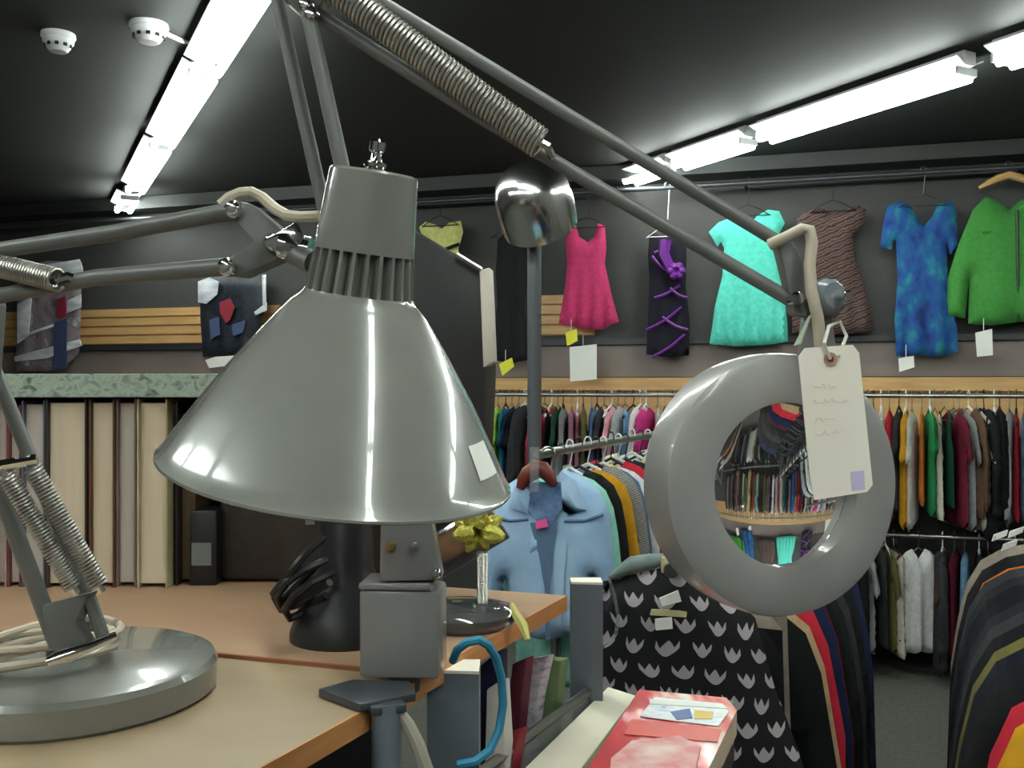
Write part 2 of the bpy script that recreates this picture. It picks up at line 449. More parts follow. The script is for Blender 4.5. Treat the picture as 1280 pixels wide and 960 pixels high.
garment('turquoise_dress', 'turquoise dress with short puffed sleeves and pleated skirt', [(914, 272), (926, 276), (936, 283), (946, 270), (960, 262), (974, 264), (981, 279), (972, 296), (974, 320), (978, 350), (984, 400), (985, 427), (960, 431), (920, 433), (887, 430), (893, 385), (903, 345), (905, 310), (901, 302), (897, 309), (886, 290), (898, 278)],
        cloth((94, 208, 190)), fold=wave(.022, .075, -.4, -.8), hang='black hanger holding the turquoise dress')
M_BROWN = stripes('brown_ruffle_print', [(40, 30, 32), (92, 70, 68), (112, 84, 62), (64, 46, 50)], 9, (0, R(24), 0), 3)
garment('brown_dress', 'brown and black wavy striped short sleeved dress behind the beige lamp cord', [(996, 274), (1012, 262), (1028, 260), (1040, 268), (1056, 262), (1072, 256), (1083, 262), (1079, 282), (1066, 292), (1068, 320), (1080, 360), (1094, 412), (1070, 417), (1030, 419), (990, 416), (992, 360), (1010, 320), (1012, 292), (1000, 296)],
        M_BROWN, fold=wave(.012, .1, -.3, -.7), hang='black hanger holding the brown striped dress')
M_BLUE = multi('blue_teal_print', [(14, 44, 106), (18, 66, 134), (16, 88, 134), (30, 120, 134)], 10, (1.7, 1, 1), .85, (0, R(-25), 0))
garment('blue_dress', 'mottled blue and teal V-neck dress with elbow sleeves', [(1109, 258), (1122, 252), (1135, 253), (1144, 268), (1154, 284), (1164, 272), (1174, 253), (1186, 252), (1195, 258), (1197, 300), (1198, 316), (1187, 318), (1183, 300), (1184, 330), (1186, 370), (1196, 410), (1197, 440), (1170, 446), (1150, 444), (1120, 446), (1118, 400), (1122, 350), (1120, 300), (1117, 300), (1114, 312), (1100, 308), (1104, 280)],
        M_BLUE, fold=wave(.014, .11, -.4, -.8), hang='thin hanger holding the mottled blue dress', hm=M_WIRE)
o, base = garment('green_jacket', 'bright green zipped jacket on a wooden hanger at the right edge', [(1232, 246), (1246, 250), (1262, 262), (1276, 250), (1290, 246), (1308, 256), (1326, 300), (1334, 350), (1336, 396), (1312, 400), (1308, 345), (1306, 404), (1276, 402), (1240, 407), (1210, 405), (1212, 345), (1206, 398), (1181, 394), (1184, 350), (1196, 310), (1216, 262)],
        cloth((66, 136, 62)), depth=.055, fold=wave(.008, .2, -.1, -.6), cat='jacket')
for a, b_ in (((1271, 262), (1273, 402)),):
    MB().tube([on_wall(a[0], a[1], .185), on_wall(a[0] + 1, 330, .193), on_wall(b_[0], b_[1], .15)], .008, 6).build('zip', mat('dark_zip', (38, 60, 40), .5), o)
MB().pillow([(-.05, -.012), (.05, -.004), (.05, .012), (-.05, .006)], .006, .02, wall_xf(on_wall(1240, 290, .185))).build('pocket', cloth((52, 110, 48)), o)
m = MB(); cw = wall_pt(wall_s(base), .16, 2.815)
hanger_mesh(m, cw, .05, .01, WYAW, hook=.05)
nk = V((cw.x, cw.y, cw.z - .055))
hgr = tag(m.build('wooden_hanger', M_WIRE, base=cw), 'honey wooden hanger in the collar of the green jacket', 'hanger')
MB().tube([nk + WU * x - up * (abs(x) ** 1.3 * .75) for x in (-.15, -.1, -.05, 0, .05, .1, .15)], [.01, .018, .022, .022, .022, .018, .01], 8).build('hanger_arm', M_WOOD, hgr)
# dark laced gown
o, base = garment('laced_dress', 'long dark purple strapless dress with bright violet ribbon lacing', [(812, 290), (828, 296), (846, 292), (857, 288), (858, 320), (857, 360), (862, 400), (861, 444), (836, 447), (808, 443), (810, 400), (812, 350), (810, 320)],
        cloth((36, 34, 46)), fold=wave(.012, .1, -.1, -.6), hang='white padded hanger of the dark laced dress', hm=M_WHITEP)
M_VIOLET = mat('violet_ribbon', (112, 36, 142), .5)
rb = MB()
for a, c_ in (((818, 372), (850, 356)), ((860, 372), (838, 360)), ((808, 412), (852, 384)), ((860, 412), (828, 396)), ((815, 446), (856, 418)), ((815, 320), (838, 340)), ((838, 300), (818, 316))):
    k = [on_wall(a[0] + (c_[0] - a[0]) * t, a[1] + (c_[1] - a[1]) * t + 3 * math.sin(t * 3.14), .185) for t in (0, .25, .5, .75, 1)]
    rb.tube(k, .009, 6)
rb.tube([on_wall(x, y, .19) for x, y in ((832, 300), (830, 318), (838, 335), (846, 345))], [.04, .035, .03, .02], 6)
rb.build('ribbon', M_VIOLET, o)
bw = MB(); bc = on_wall(846, 339, .2)
for k in range(6):
    a = k * 1.05; d = WU * math.cos(a) + up * math.sin(a)
    bw.lathe([(0, 0), (.022, .015), (.028, .035), (.016, .055), (0, .06)], bc, d + WN * .4, 8)
bw.build('bow', M_VIOLET, o)
# black dress beside the chrome lamp, pale yellow top
garment('black_dress', 'long plain black dress hanging left of the lamp post, partly hidden', [(622, 300), (632, 290), (642, 294), (650, 290), (658, 300), (660, 340), (656, 380), (660, 450), (640, 454), (616, 450), (622, 380), (620, 340)], cloth((34, 36, 36)), fold=wave(.014, .09, -.1, -.5), hang='black hanger of the plain black dress')
o, base = garment('yellow_top', 'pale yellow top with a black waistband above the black display board', [(524, 284), (532, 277), (545, 281), (552, 286), (562, 278), (576, 276), (579, 290), (573, 312), (577, 336), (540, 336), (541, 312), (528, 296)], cloth((206, 206, 128)), cat='top', hang='black hanger of the pale yellow top')
MB().tube([on_wall(x, y, .18) for x, y in ((541, 314), (556, 312), (574, 305))], .012, 6).build('waistband', M_BLACK, o)
garment('teal_top', 'dark teal top mostly hidden behind the grey lamp cap', [(500, 296), (512, 290), (525, 300), (528, 350), (500, 352)], cloth((20, 58, 92)), cat='top')
# bagged shirts on the left part of the wall
M_BAGP = multi('wrapped_shirt_print', [(100, 92, 100), (132, 120, 128), (150, 134, 142), (120, 110, 122), (190, 186, 190)], 7, (1.5, 1, 1), .4, distort=.6)
M_BAGD = multi('dark_shirt_print', [(20, 22, 26), (24, 28, 34), (34, 44, 56), (22, 26, 32), (44, 30, 40)], 9, (1, 1, 1.6), .45, distort=1)
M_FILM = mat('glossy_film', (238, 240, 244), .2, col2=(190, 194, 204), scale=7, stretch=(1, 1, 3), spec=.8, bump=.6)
def bag(label, px, m, film, extra):
    poly, base = wall_poly(px)
    t = thing('bagged_shirt', base, label, 'bagged shirt', 'clothes displayed on the wall')
    MB().pillow(poly, .03, .05, wall_xf(base), fold=wave(.008, .16, 0, -.3)).build('shirt', m, t, angle=70)
    for f in film:
        pl = [on_wall(x, y, .175) for x, y in f]
        MB().prism(pl, WN * .006, bevel=.001).build('plastic_wrap', M_FILM, t)
    for nm, f, mm in extra:
        MB().prism([on_wall(x, y, .178) for x, y in f], WN * .006).build(nm, mm, t)
    return base
M_RED = mat('red_print', (140, 40, 54), .5); M_NAVY = mat('navy_print', (62, 76, 112), .6)
bag('clear wrapped shirt with red and blue print on the wall at the left edge', [(22, 336), (60, 326), (103, 328), (102, 388), (100, 440), (74, 464), (20, 464), (20, 400)], M_BAGP,
    [[(38, 334), (100, 324), (104, 336), (103, 350), (90, 352), (86, 340), (40, 346)], [(18, 446), (100, 424), (103, 432), (60, 448), (20, 452)], [(22, 380), (40, 372), (36, 420), (22, 430)], [(84, 376), (102, 368), (102, 384), (84, 392)], [(24, 420), (70, 404), (71, 407), (25, 424)]],
    [('print', [(72, 374), (82, 370), (83, 396), (72, 398)], M_RED), ('print', [(68, 404), (84, 398), (84, 460), (68, 462)], M_NAVY)])
bag('wrapped black shirt with a red and blue print, left of the grey shade', [(249, 350), (270, 344), (330, 342), (332, 388), (318, 420), (312, 444), (254, 446), (250, 400)], M_BAGD,
    [[(248, 352), (262, 347), (274, 352), (272, 368), (258, 380), (248, 378)], [(318, 390), (334, 378), (334, 388), (320, 394)], [(328, 344), (333, 343), (333, 380), (329, 384)]],
    [('print', [(275, 378), (288, 373), (294, 384), (288, 400), (283, 404), (276, 392)], M_RED), ('print', [(262, 400), (274, 396), (276, 418), (264, 424)], M_NAVY), ('print', [(290, 406), (308, 400), (304, 416), (292, 420)], M_NAVY),
     ('cardboard', [(257, 450), (270, 446), (300, 444), (296, 456), (262, 460)], M_PAPER)])
# price tags on the wall garments
def wtag(label, px, m, off=.2):
    pl = [on_wall(x, y, off) for x, y in px]
    o = MB().prism(pl, WN * .004).build('price_tag', m, base=pl[0])
    q0 = (pl[0] + pl[1]) / 2
    MB().tube([q0 + up * .07, q0 + WN * .002], .002, 5).build('string', M_PAPER, o)
    tag(o, label, 'price tag')
wtag('small yellow price tag under the pink dress', [(707, 416), (721, 411), (722, 426), (709, 433)], M_YELLOW)
wtag('long white paper tag hanging below the pink dress', [(712, 434), (746, 430), (746, 474), (713, 477)], M_PAPER, .19)
wtag('small yellow price tag under the black dress', [(624, 455), (640, 447), (643, 458), (628, 470)], M_YELLOW)
wtag('white price tag hanging below the green jacket', [(1219, 416), (1240, 411), (1241, 444), (1221, 446)], M_PAPER)
wtag('small pale blue and white tag below the mottled blue dress', [(1123, 448), (1142, 445), (1143, 459), (1124, 465)], M_PAPER)

# ------------------------------------------------------------------ wall racks of clothes
RO = .36
def rack_rail(z, label, s0, s1):
    m = MB().cyl(wall_pt(s0, RO, z), wall_pt(s1, RO, z), .013, n=10)
    k = s0 + .05
    while k < s1:
        m.cyl(wall_pt(k, .03, z - .0), wall_pt(k, RO, z), .009, n=6); k += 1.2
    tag(m.build('clothes_rail', M_STEEL, base=wall_pt(s0, RO, z)), label, 'rail')
SA = wall_s(on_wall(560, 500, RO)); SB = wall_s(on_wall(1330, 500, RO))
Z1 = 1.535; Z2 = .765
rack_rail(Z1, 'upper steel rail along the back wall, in front of the wooden board', SA - .3, SB + .2)
rack_rail(Z2, 'lower steel rail along the back wall, near the floor', SA - .3, SB + .2)
def outline(kind):
    if kind == 'tee': h = [(.075, -.075), (.2, -.125), (.285, -.33), (.225, -.36), (.19, -.25), (.2, -.69)]
    elif kind == 'long': h = [(.075, -.07), (.15, -.088), (.205, -.12), (.235, -.18), (.27, -.34), (.275, -.62), (.21, -.63), (.19, -.28), (.2, -.67)]
    elif kind == 'tank': h = [(.12, -.085), (.15, -.1), (.15, -.22), (.19, -.3), (.2, -.62)]
    elif kind == 'coat': h = [(.08, -.062), (.15, -.078), (.205, -.108), (.24, -.16), (.262, -.24), (.28, -.34), (.29, -.6), (.22, -.61), (.205, -.3), (.215, -.74)]
    else: h = [(.15, -.08), (.18, -.09), (.19, -.3), (.2, -.66)]      # folded trousers
    nk = [] if kind == 'trousers' else [(0, -.13 if kind != 'tank' else -.2)]
    left = [(-x, z) for x, z in h]
    return left + h[::-1] + nk
PROTO = {}
def proto(kind):
    if kind in PROTO: return PROTO[kind]
    poly = outline(kind)
    if kind == 'trousers': poly = [(-.18, -.09), (-.2, -.66), (.2, -.66), (.18, -.09)]
    mb = MB().pillow(poly, {'tee': .026, 'long': .03, 'tank': .022, 'coat': .05, 'trousers': .028}[kind], .036, ramp=.04, fold=wave(.012, .17, -.12, -.5))
    PROTO[kind] = mb.mesh('hung_' + kind, cloth((200, 200, 200)), angle=75)
    return PROTO[kind]
hm_ = hanger_mesh(MB(), V((0, 0, .012)), .33, .08, 0, hook=.075).mesh('wire_hanger', M_WIRE)
hk_ = hanger_mesh(MB(), V((0, 0, .012)), .33, .08, 0, hook=.075, thick=.006).mesh('plastic_hanger', M_WIREB)
hw_ = hanger_mesh(MB(), V((0, 0, .012)), .34, .08, 0, hook=.072, thick=.006).mesh('white_hanger', M_WHITEP)
WORD = {'tee': 'tee shirt', 'long': 'long shirt', 'tank': 'sleeveless top', 'coat': 'jacket', 'trousers': 'trousers'}
NAME = {'tee': 'tee_shirt', 'long': 'long_sleeved_shirt', 'tank': 'sleeveless_top', 'coat': 'jacket', 'trousers': 'trousers'}
CATG = {'tee': 'shirt', 'long': 'shirt', 'tank': 'top', 'coat': 'jacket', 'trousers': 'trousers'}
def hang(kind, rgb, at, yaw, label, group, sc=(1, 1, 1), hmesh=None, hlabel=None, hgroup=None, m=None):
    o = bpy.data.objects.new(NAME[kind], proto(kind)); C.objects.link(o)
    o.location = at; o.rotation_euler = (0, 0, yaw); o.scale = sc
    o.material_slots[0].link = 'OBJECT'; o.material_slots[0].material = m or cloth(rgb)
    ORG[o.name] = V(at)
    tag(o, label, CATG[kind], group)
    if hlabel:
        h = bpy.data.objects.new('clothes_hanger', hmesh or hm_); C.objects.link(h); h.location = at; h.rotation_euler = (0, 0, yaw); h.scale = (sc[0], 1, sc[2])
        tag(h, hlabel, 'hanger', hgroup)
    return o
COL = {'white': (226, 226, 224), 'cream': (206, 200, 184), 'black': (22, 23, 26), 'charcoal': (52, 54, 56), 'grey': (132, 134, 134), 'silver grey': (172, 174, 176), 'navy': (32, 42, 74), 'blue': (46, 96, 168), 'sky blue': (128, 170, 210),
       'slate blue': (92, 116, 146), 'teal': (30, 124, 124), 'green': (36, 128, 74), 'dark green': (28, 74, 56), 'lime': (164, 192, 84), 'olive': (104, 98, 56), 'mustard': (206, 150, 34), 'orange': (206, 118, 40), 'red': (196, 44, 62), 'maroon': (104, 26, 44),
       'rose': (206, 74, 104), 'pink': (228, 164, 180), 'magenta': (214, 60, 140), 'mauve': (160, 112, 132), 'purple': (94, 62, 118), 'brown': (92, 70, 56), 'taupe': (140, 128, 116), 'tan': (186, 158, 120), 'dark grey': (38, 40, 43), 'blue black': (22, 26, 36), 'mint': (150, 214, 196), 'yellow': (222, 196, 70)}
def rack_row(items, z, px0, px1, where, group, hgl, zl):
    n = len(items)
    s0, s1 = wall_s(on_wall(px0, 520, RO)), wall_s(on_wall(px1, 520, RO))
    for i, (cname, kind) in enumerate(items):
        s = s0 + (s1 - s0) * (i + .5 + random.uniform(-.2, .2)) / n
        if z < 1 and abs(s - SHIRT_S) < .1: s = SHIRT_S + math.copysign(.1 + .25 * abs(s - SHIRT_S), s - SHIRT_S)
        pv = items[i - 1] if i else None; nx = items[i + 1] if i < n - 1 else None
        if pv and nx: lab = '%s %s between %s and %s ones, %s' % (cname, WORD[kind], pv[0], nx[0], where)
        elif nx: lab = '%s %s at left end of %s' % (cname, WORD[kind], where)
        else: lab = '%s %s at right end of %s' % (cname, WORD[kind], where)
        zz = zl * random.uniform(.92, 1.06)
        hang(kind, COL[cname], wall_pt(s, RO, z), WYAW + math.pi / 2 + R(13 * math.sin(i * .45 + z) + random.uniform(-3, 3)), lab, group, (random.uniform(.9, 1.04), random.uniform(.6, .85), zz),
             random.choice([hm_, hm_, hk_, hw_]), hgl[0], hgl[1])
SHIRT_S = wall_s(on_wall(1150, 690, RO + .1))
U1 = [('sky blue', 'tee'), ('white', 'tee'), ('lime', 'tee'), ('teal', 'tee'), ('blue', 'tank'), ('navy', 'tee'), ('black', 'tee'), ('charcoal', 'long'), ('rose', 'tank'), ('red', 'tank'), ('black', 'tank'), ('dark green', 'tee'),
      ('grey', 'tee'), ('mauve', 'tee'), ('pink', 'tank'), ('olive', 'tee'), ('blue', 'tee'), ('slate blue', 'tee'), ('charcoal', 'tee'), ('white', 'tank'), ('pink', 'tee'), ('silver grey', 'tee'), ('sky blue', 'tank'), ('white', 'long'), ('magenta', 'tee')]
U2 = [('cream', 'tee'), ('purple', 'tee'), ('grey', 'long'), ('navy', 'tank'), ('white', 'tee'), ('black', 'long'), ('lime', 'tank'), ('maroon', 'tee'), ('red', 'tee'), ('taupe', 'tee'), ('blue', 'long'), ('silver grey', 'tank'), ('black', 'tee'), ('teal', 'tank'),
      ('cream', 'long'), ('brown', 'tee'), ('pink', 'long'), ('charcoal', 'tank'), ('green', 'tank'), ('white', 'long'), ('navy', 'tee'), ('mauve', 'tank'), ('grey', 'tank'), ('olive', 'long')]
U3 = [('black', 'tee'), ('silver grey', 'tee'), ('green', 'long'), ('taupe', 'tank'), ('white', 'tank'), ('red', 'tee'), ('charcoal', 'tee'), ('mustard', 'tee'), ('white', 'tee'), ('orange', 'tank'), ('green', 'tee'), ('cream', 'tank'), ('dark green', 'tank'), ('maroon', 'tee'), ('grey', 'tee'), ('brown', 'long'),
      ('cream', 'tee'), ('black', 'coat'), ('navy', 'tee'), ('black', 'long'), ('silver grey', 'long'), ('red', 'tank'), ('slate blue', 'tee'), ('black', 'tank'), ('taupe', 'long'), ('charcoal', 'long')]
HG1 = ('thin hanger on the upper wall rail holding a garment', 'hangers on the upper wall rail')
rack_row(U1, Z1, 604, 812, 'upper rail left of magnifier', 'clothes on the upper wall rail', HG1, .92)
rack_row(U2, Z1, 816, 1056, 'upper rail behind magnifier', 'clothes on the upper wall rail', HG1, .95)
rack_row(U3, Z1, 1060, 1318, 'upper rail right of magnifier', 'clothes on the upper wall rail', HG1, 1.0)
L1 = [('black', 'coat'), ('charcoal', 'trousers'), ('navy', 'trousers'), ('brown', 'tee'), ('grey', 'trousers'), ('black', 'long'), ('white', 'trousers'), ('maroon', 'tee'), ('charcoal', 'coat'), ('slate blue', 'trousers'), ('black', 'trousers'), ('olive', 'tee'),
      ('navy', 'coat'), ('taupe', 'trousers'), ('black', 'tee'), ('purple', 'tee'), ('charcoal', 'long'), ('dark green', 'tee')]
L2 = [('black', 'coat'), ('silver grey', 'tee'), ('charcoal', 'trousers'), ('olive', 'tee'), ('cream', 'trousers'), ('brown', 'trousers'), ('charcoal', 'coat'), ('slate blue', 'trousers'), ('brown', 'tee'), ('maroon', 'trousers'), ('sky blue', 'trousers'),
      ('black', 'long'), ('navy', 'trousers'), ('brown', 'long'), ('black', 'trousers'), ('charcoal', 'tee'), ('navy', 'coat'), ('black', 'tee')]
HG2 = ('thin hanger on the lower wall rail holding a garment', 'hangers on the lower wall rail')
rack_row(L1, Z2, 820, 1056, 'lower rail behind magnifier', 'clothes on the lower wall rail', HG2, .93)
rack_row(L2, Z2, 1060, 1318, 'lower rail right of magnifier', 'clothes on the lower wall rail', HG2, .93)
# the white shirt turned to the aisle
sp = on_wall(1150, 690, RO + .1)
hang('long', COL['white'], wall_pt(SHIRT_S, RO + .02, Z2), WYAW + R(22), 'crumpled white shirt turned to face the aisle on the lower wall rail', 'clothes on the lower wall rail', (.48, 1.6, .95), hm_, 'thin hanger holding the white shirt that faces the aisle', None)

# ------------------------------------------------------------------ aisle racks
AYAW = math.atan2(-E1.x, E1.y)        # a garment on an aisle rack faces down the aisle
def aisle_rail(p0, length, label, z, near_post):
    t = thing('clothes_rack', (p0.x, p0.y, 0), label, 'clothes rack')
    a = V((p0.x, p0.y, z)); b = a + E1 * length
    MB().cyl(a, b, .014, n=10).build('rail', M_STEEL, t)
    for e in (a + E1 * near_post, b - E1 * .03):
        MB().cyl(V((e.x, e.y, .03)), e, .016, n=10).build('upright', M_STEEL, t)
        sx = V((E1.y, -E1.x, 0))
        MB().tube([V((e.x, e.y, .03)) + sx * k for k in (-.25, 0, .25)], .016, 8).build('foot', M_STEEL, t)
    return t
M_TWEED = stripes('grey_tweed', [(96, 92, 88), (150, 146, 140)], 40, (0, R(20), 0), 2)
# rack with the denim jacket
A0 = V(((686 - 640) / F * 2.8, 2.8, 0)); AZ = 1.40
aisle_rail(A0 - E1 * .08, 1.65, 'steel clothes rack behind the denim jacket in the middle of the shop', AZ, .135)
AR = [(.10, 'mint', 'coat', 1.0), (.17, 'black', 'coat', 1.02), (.25, 'mustard', 'long', 1.03), (.33, None, 'coat', 1.06), (.41, 'slate blue', 'long', 1.0), (.48, 'white', 'long', 1.05), (.56, 'red', 'long', 1.0), (.64, 'black', 'coat', 1.0), (.72, 'yellow', 'long', 1.05), (.80, 'cream', 'coat', 1.0), (.90, 'teal', 'long', 1.0), (1.0, 'white', 'coat', 1.05), (1.12, 'black', 'long', 1.0), (1.24, 'silver grey', 'coat', 1), (1.36, 'navy', 'coat', 1)]
for k, (t, c, kind, s) in enumerate(AR):
    nmm = c or 'grey tweed'
    hang(kind, COL.get(c, (0, 0, 0)), A0 + E1 * t + up * (AZ + random.uniform(-.01, .005)), AYAW + R(random.uniform(-5, 5)), ['%s %s %s' % (nmm, WORD[kind], x) for x in
         ('right behind the denim jacket, shoulder showing', 'behind the mint one on the aisle rack', 'hanging right of the denim jacket on the aisle rack', 'behind the mustard shirt on the aisle rack')][k] if k < 4 else '%s %s deep in the denim aisle rack, just behind the %s one' % (nmm, WORD[kind], AR[k - 1][1] or 'grey tweed'),
         'clothes on the denim aisle rack', (s * .7, 1, .95), hw_ if k % 2 else hk_, 'hanger on the aisle rack behind the denim jacket', 'hangers on the denim aisle rack', M_TWEED if c is None else None)
# the denim jacket itself
jp = A0 + up * AZ
def face_poly(px, d, x0, z0, yaw):
    """pixel outline on the plane through (x0, d) turned by yaw -> (x, z)"""
    n = V((-math.sin(yaw), math.cos(yaw), 0)); u = V((math.cos(yaw), math.sin(yaw), 0)); o0 = V((x0, d, 0)); out = []
    for x, y in px:
        r = V(((x - 640) / F, 1, -(y - 480) / F)); t = o0.dot(n) / r.dot(n); p = V((0, 0, CAMZ)) + r * t
        out.append(((p - o0).dot(u), p.z - z0))
    return out
JY = R(-10)
jpoly = face_poly([(662, 588), (676, 603), (690, 603), (704, 586), (722, 592), (748, 610), (762, 640), (766, 690), (768, 752), (744, 754), (741, 722), (738, 790), (690, 800), (640, 792), (632, 722), (622, 752), (598, 748), (602, 690), (610, 640), (634, 606)], 2.76, jp.x, jp.z, JY)
jx = Matrix.Translation(V((jp.x, 2.76, jp.z))) @ Matrix.Rotation(JY, 4, 'Z')
M_DENIM = mat('pale_denim', (172, 202, 230), .9, col2=(148, 182, 216), scale=10, bump=.4)
j = tag(MB().pillow(jpoly, .05, .022, jx, ramp=.07, fold=wave(.012, .12, -.2, -.5)).build('denim_jacket', M_DENIM, base=(jp.x, 2.76, jp.z), angle=70), 'pale blue denim jacket with an open collar facing the desk, middle of the shop', 'jacket')
def jpts(px, dy): return [jx @ V((x, dy, z)) for x, z in face_poly(px, 2.76, jp.x, jp.z, JY)]
MB().prism(jpts([(664, 600), (704, 600), (706, 632), (692, 652), (678, 652), (662, 632)], -.056), (0, -.004, 0)).build('lining', mat('blue_lining', (70, 96, 136), .9, col2=(120, 150, 190), scale=20), j)
for px in ([(662, 588), (668, 616), (664, 640), (640, 630), (650, 600)], [(704, 586), (704, 616), (708, 642), (736, 634), (724, 600)]):
    pz = face_poly(px, 2.76, jp.x, jp.z, JY)
    MB().pillow(pz, .012, .03, jx @ Matrix.Translation((0, -.058, 0))).build('collar', M_DENIM, j)
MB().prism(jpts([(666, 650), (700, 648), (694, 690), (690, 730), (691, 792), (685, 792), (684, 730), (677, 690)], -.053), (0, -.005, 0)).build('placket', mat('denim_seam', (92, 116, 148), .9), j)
for lp_ in ([(692, 655), (712, 670), (708, 720), (703, 780), (697, 740)], [(676, 655), (664, 675), (668, 730), (674, 780), (680, 730)]):
    MB().pillow(face_poly(lp_, 2.76, jp.x, jp.z, JY), .014, .03, jx @ Matrix.Translation((0, -.054, 0))).build('front_flap', M_DENIM, j)
for a, b_ in (((618, 642), (664, 646)), ((708, 648), (756, 640))):
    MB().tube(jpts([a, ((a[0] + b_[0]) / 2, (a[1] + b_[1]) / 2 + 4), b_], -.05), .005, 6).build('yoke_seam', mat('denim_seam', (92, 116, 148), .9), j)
o = MB().prism(jpts([(673, 648), (687, 644), (689, 654), (675, 657)], -.066), (0, -.004, 0)).build('price_tag', mat('pink_card', (236, 90, 160), .7), base=jpts([(680, 645)], -.066)[0])
tag(o, 'small pink price tag in the neck of the denim jacket', 'price tag')
hp = jx @ V((0, -.03, 0))
h = tag(MB().tube([hp + V((.02 * math.cos(a), 0, .02 * math.sin(a) + .0)) for a in [math.pi * (1.1 - .12 * i) for i in range(10)]] + [hp + V((.012, 0, -.03)), hp - up * .06], .004, 6).build('wooden_hanger', M_STEEL, base=hp), 'red-brown wooden hanger inside the denim jacket collar', 'hanger')
q = jpts([(655, 608), (659, 598), (665, 590), (674, 584), (683, 585), (690, 592), (696, 603)], -.064)
MB().tube(q, [.012, .02, .025, .027, .025, .02, .012], 10).build('hanger_arm', mat('red_brown_wood', (112, 48, 34), .4), h)
MB().prism(jpts([(669, 556), (680, 556), (680, 610), (669, 610)], -.1), (0, -.008, 0), bevel=.001).build('clear_clip', M_CLEAR, h)

# right hand rack of dark jackets
B0 = V((.965, 1.48, 0)); BZ = 1.27
aisle_rail(B0 - E1 * .35, 1.75, 'steel rack of dark coats at the right edge', BZ, .235)
BR = [(-.24, 'mustard', 'long'), (-.16, 'red', 'long'), (-.07, 'black', 'coat'), (.02, 'blue black', 'coat'), (.09, 'olive', 'coat'), (.18, 'black', 'coat'), (.27, 'charcoal', 'coat'), (.36, 'dark grey', 'coat'), (.44, 'blue black', 'coat'), (.52, 'black', 'coat'), (.61, 'dark grey', 'coat'), (.7, 'charcoal', 'coat'), (.79, 'orange', 'long'), (.9, 'black', 'coat'), (1.02, 'taupe', 'coat')]
for k, (t, c, kind) in enumerate(BR):
    lab = 'nearest mustard garment of the right rack, at the lower right corner' if k == 0 else '%s %s in the right rack, behind the %s and before the %s one' % (c, WORD[kind], BR[k - 1][1], BR[k + 1][1] if k + 1 < len(BR) else 'missing') if k + 1 < len(BR) else '%s %s, farthest garment of the right rack' % (c, WORD[kind])
    hang(kind, COL[c], B0 + E1 * t + up * BZ + (V((.012, -.006, 0)) if k < 2 else V((0, 0, 0))), AYAW + R(random.uniform(-6, 6)), lab, 'coats on the right rack', (.95, 1.1, 1.2), hk_ if k % 3 else hw_, 'hanger on the right hand rack of coats', 'hangers on the right rack')
for k, (x, y) in enumerate(((1250, 672), (1270, 668), (1262, 684))):
    q = P(x, y, 2.0)
    tag(MB().prism([q + V((-.016, 0, -.008)), q + V((.014, 0, .004)), q + V((.017, 0, .016)), q + V((-.012, 0, .006))], (0, .003, 0)).build('price_tag', M_PAPER, base=q), ['white tag on the coats by the right edge, lower left of three', 'white tag on the coats nearest the right edge of the frame', 'white tag on the coats by the right edge, lowest of three'][k], 'price tag')

# middle rack: printed skirt in front, dark clothes behind
D0 = V(((850 - 640) / F * 1.75, 1.75, 0)); DZ = 1.27
aisle_rail(D0 - E1 * .06, 1.1, 'steel clothes rack carrying the black printed skirt', DZ, .1)
sx = Matrix.Translation(V((D0.x, D0.y, DZ))) @ Matrix.Rotation(AYAW, 4, 'Z')
spoly = face_poly([(752, 727), (800, 716), (842, 706), (900, 730), (944, 772), (968, 860), (1006, 965), (1030, 1080), (880, 1100), (740, 1090), (744, 900), (750, 800)], D0.y, D0.x, DZ, AYAW)
tag(MB().pillow(spoly, .03, .03, sx, ramp=.08, fold=wave(.014, .15, -.1, -.4)).build('printed_skirt', tulips('black_white_motif', (14, 14, 17), (176, 168, 172), .052), base=(D0.x, D0.y, DZ), angle=70), 'black skirt with small white three-pointed motif, right of the steel post', 'skirt')
DR = [(.07, 'black', 'trousers', 1.3), (.13, 'taupe', 'trousers', 1.12), (.19, 'black', 'long', 1.25), (.26, 'tan', 'long', 1.25), (.31, 'red', 'long', 1.1), (.37, 'black', 'long', 1.3), (.44, 'navy', 'long', 1.2), (.51, 'maroon', 'long', 1.3), (.58, 'black', 'coat', 1.25), (.68, 'charcoal', 'coat', 1.25), (.8, 'black', 'coat', 1.25), (.92, 'navy', 'coat', 1.2)]
for k, (t, c, kind, s) in enumerate(DR):
    hang(kind, COL[c], D0 + E1 * t + up * DZ, AYAW + R(random.uniform(-4, 4)), '%s %s behind the printed skirt, %s' % (c, WORD[kind], 'first of the row' if k == 0 else ('after the %s' % DR[k - 1][1] + (' and before the %s one' % DR[k + 1][1] if k + 1 < len(DR) else ' one, last of the row'))),
         'clothes behind the printed skirt', (.95, 1, s), hk_, 'black hanger on the rack behind the printed skirt', 'hangers behind the printed skirt')
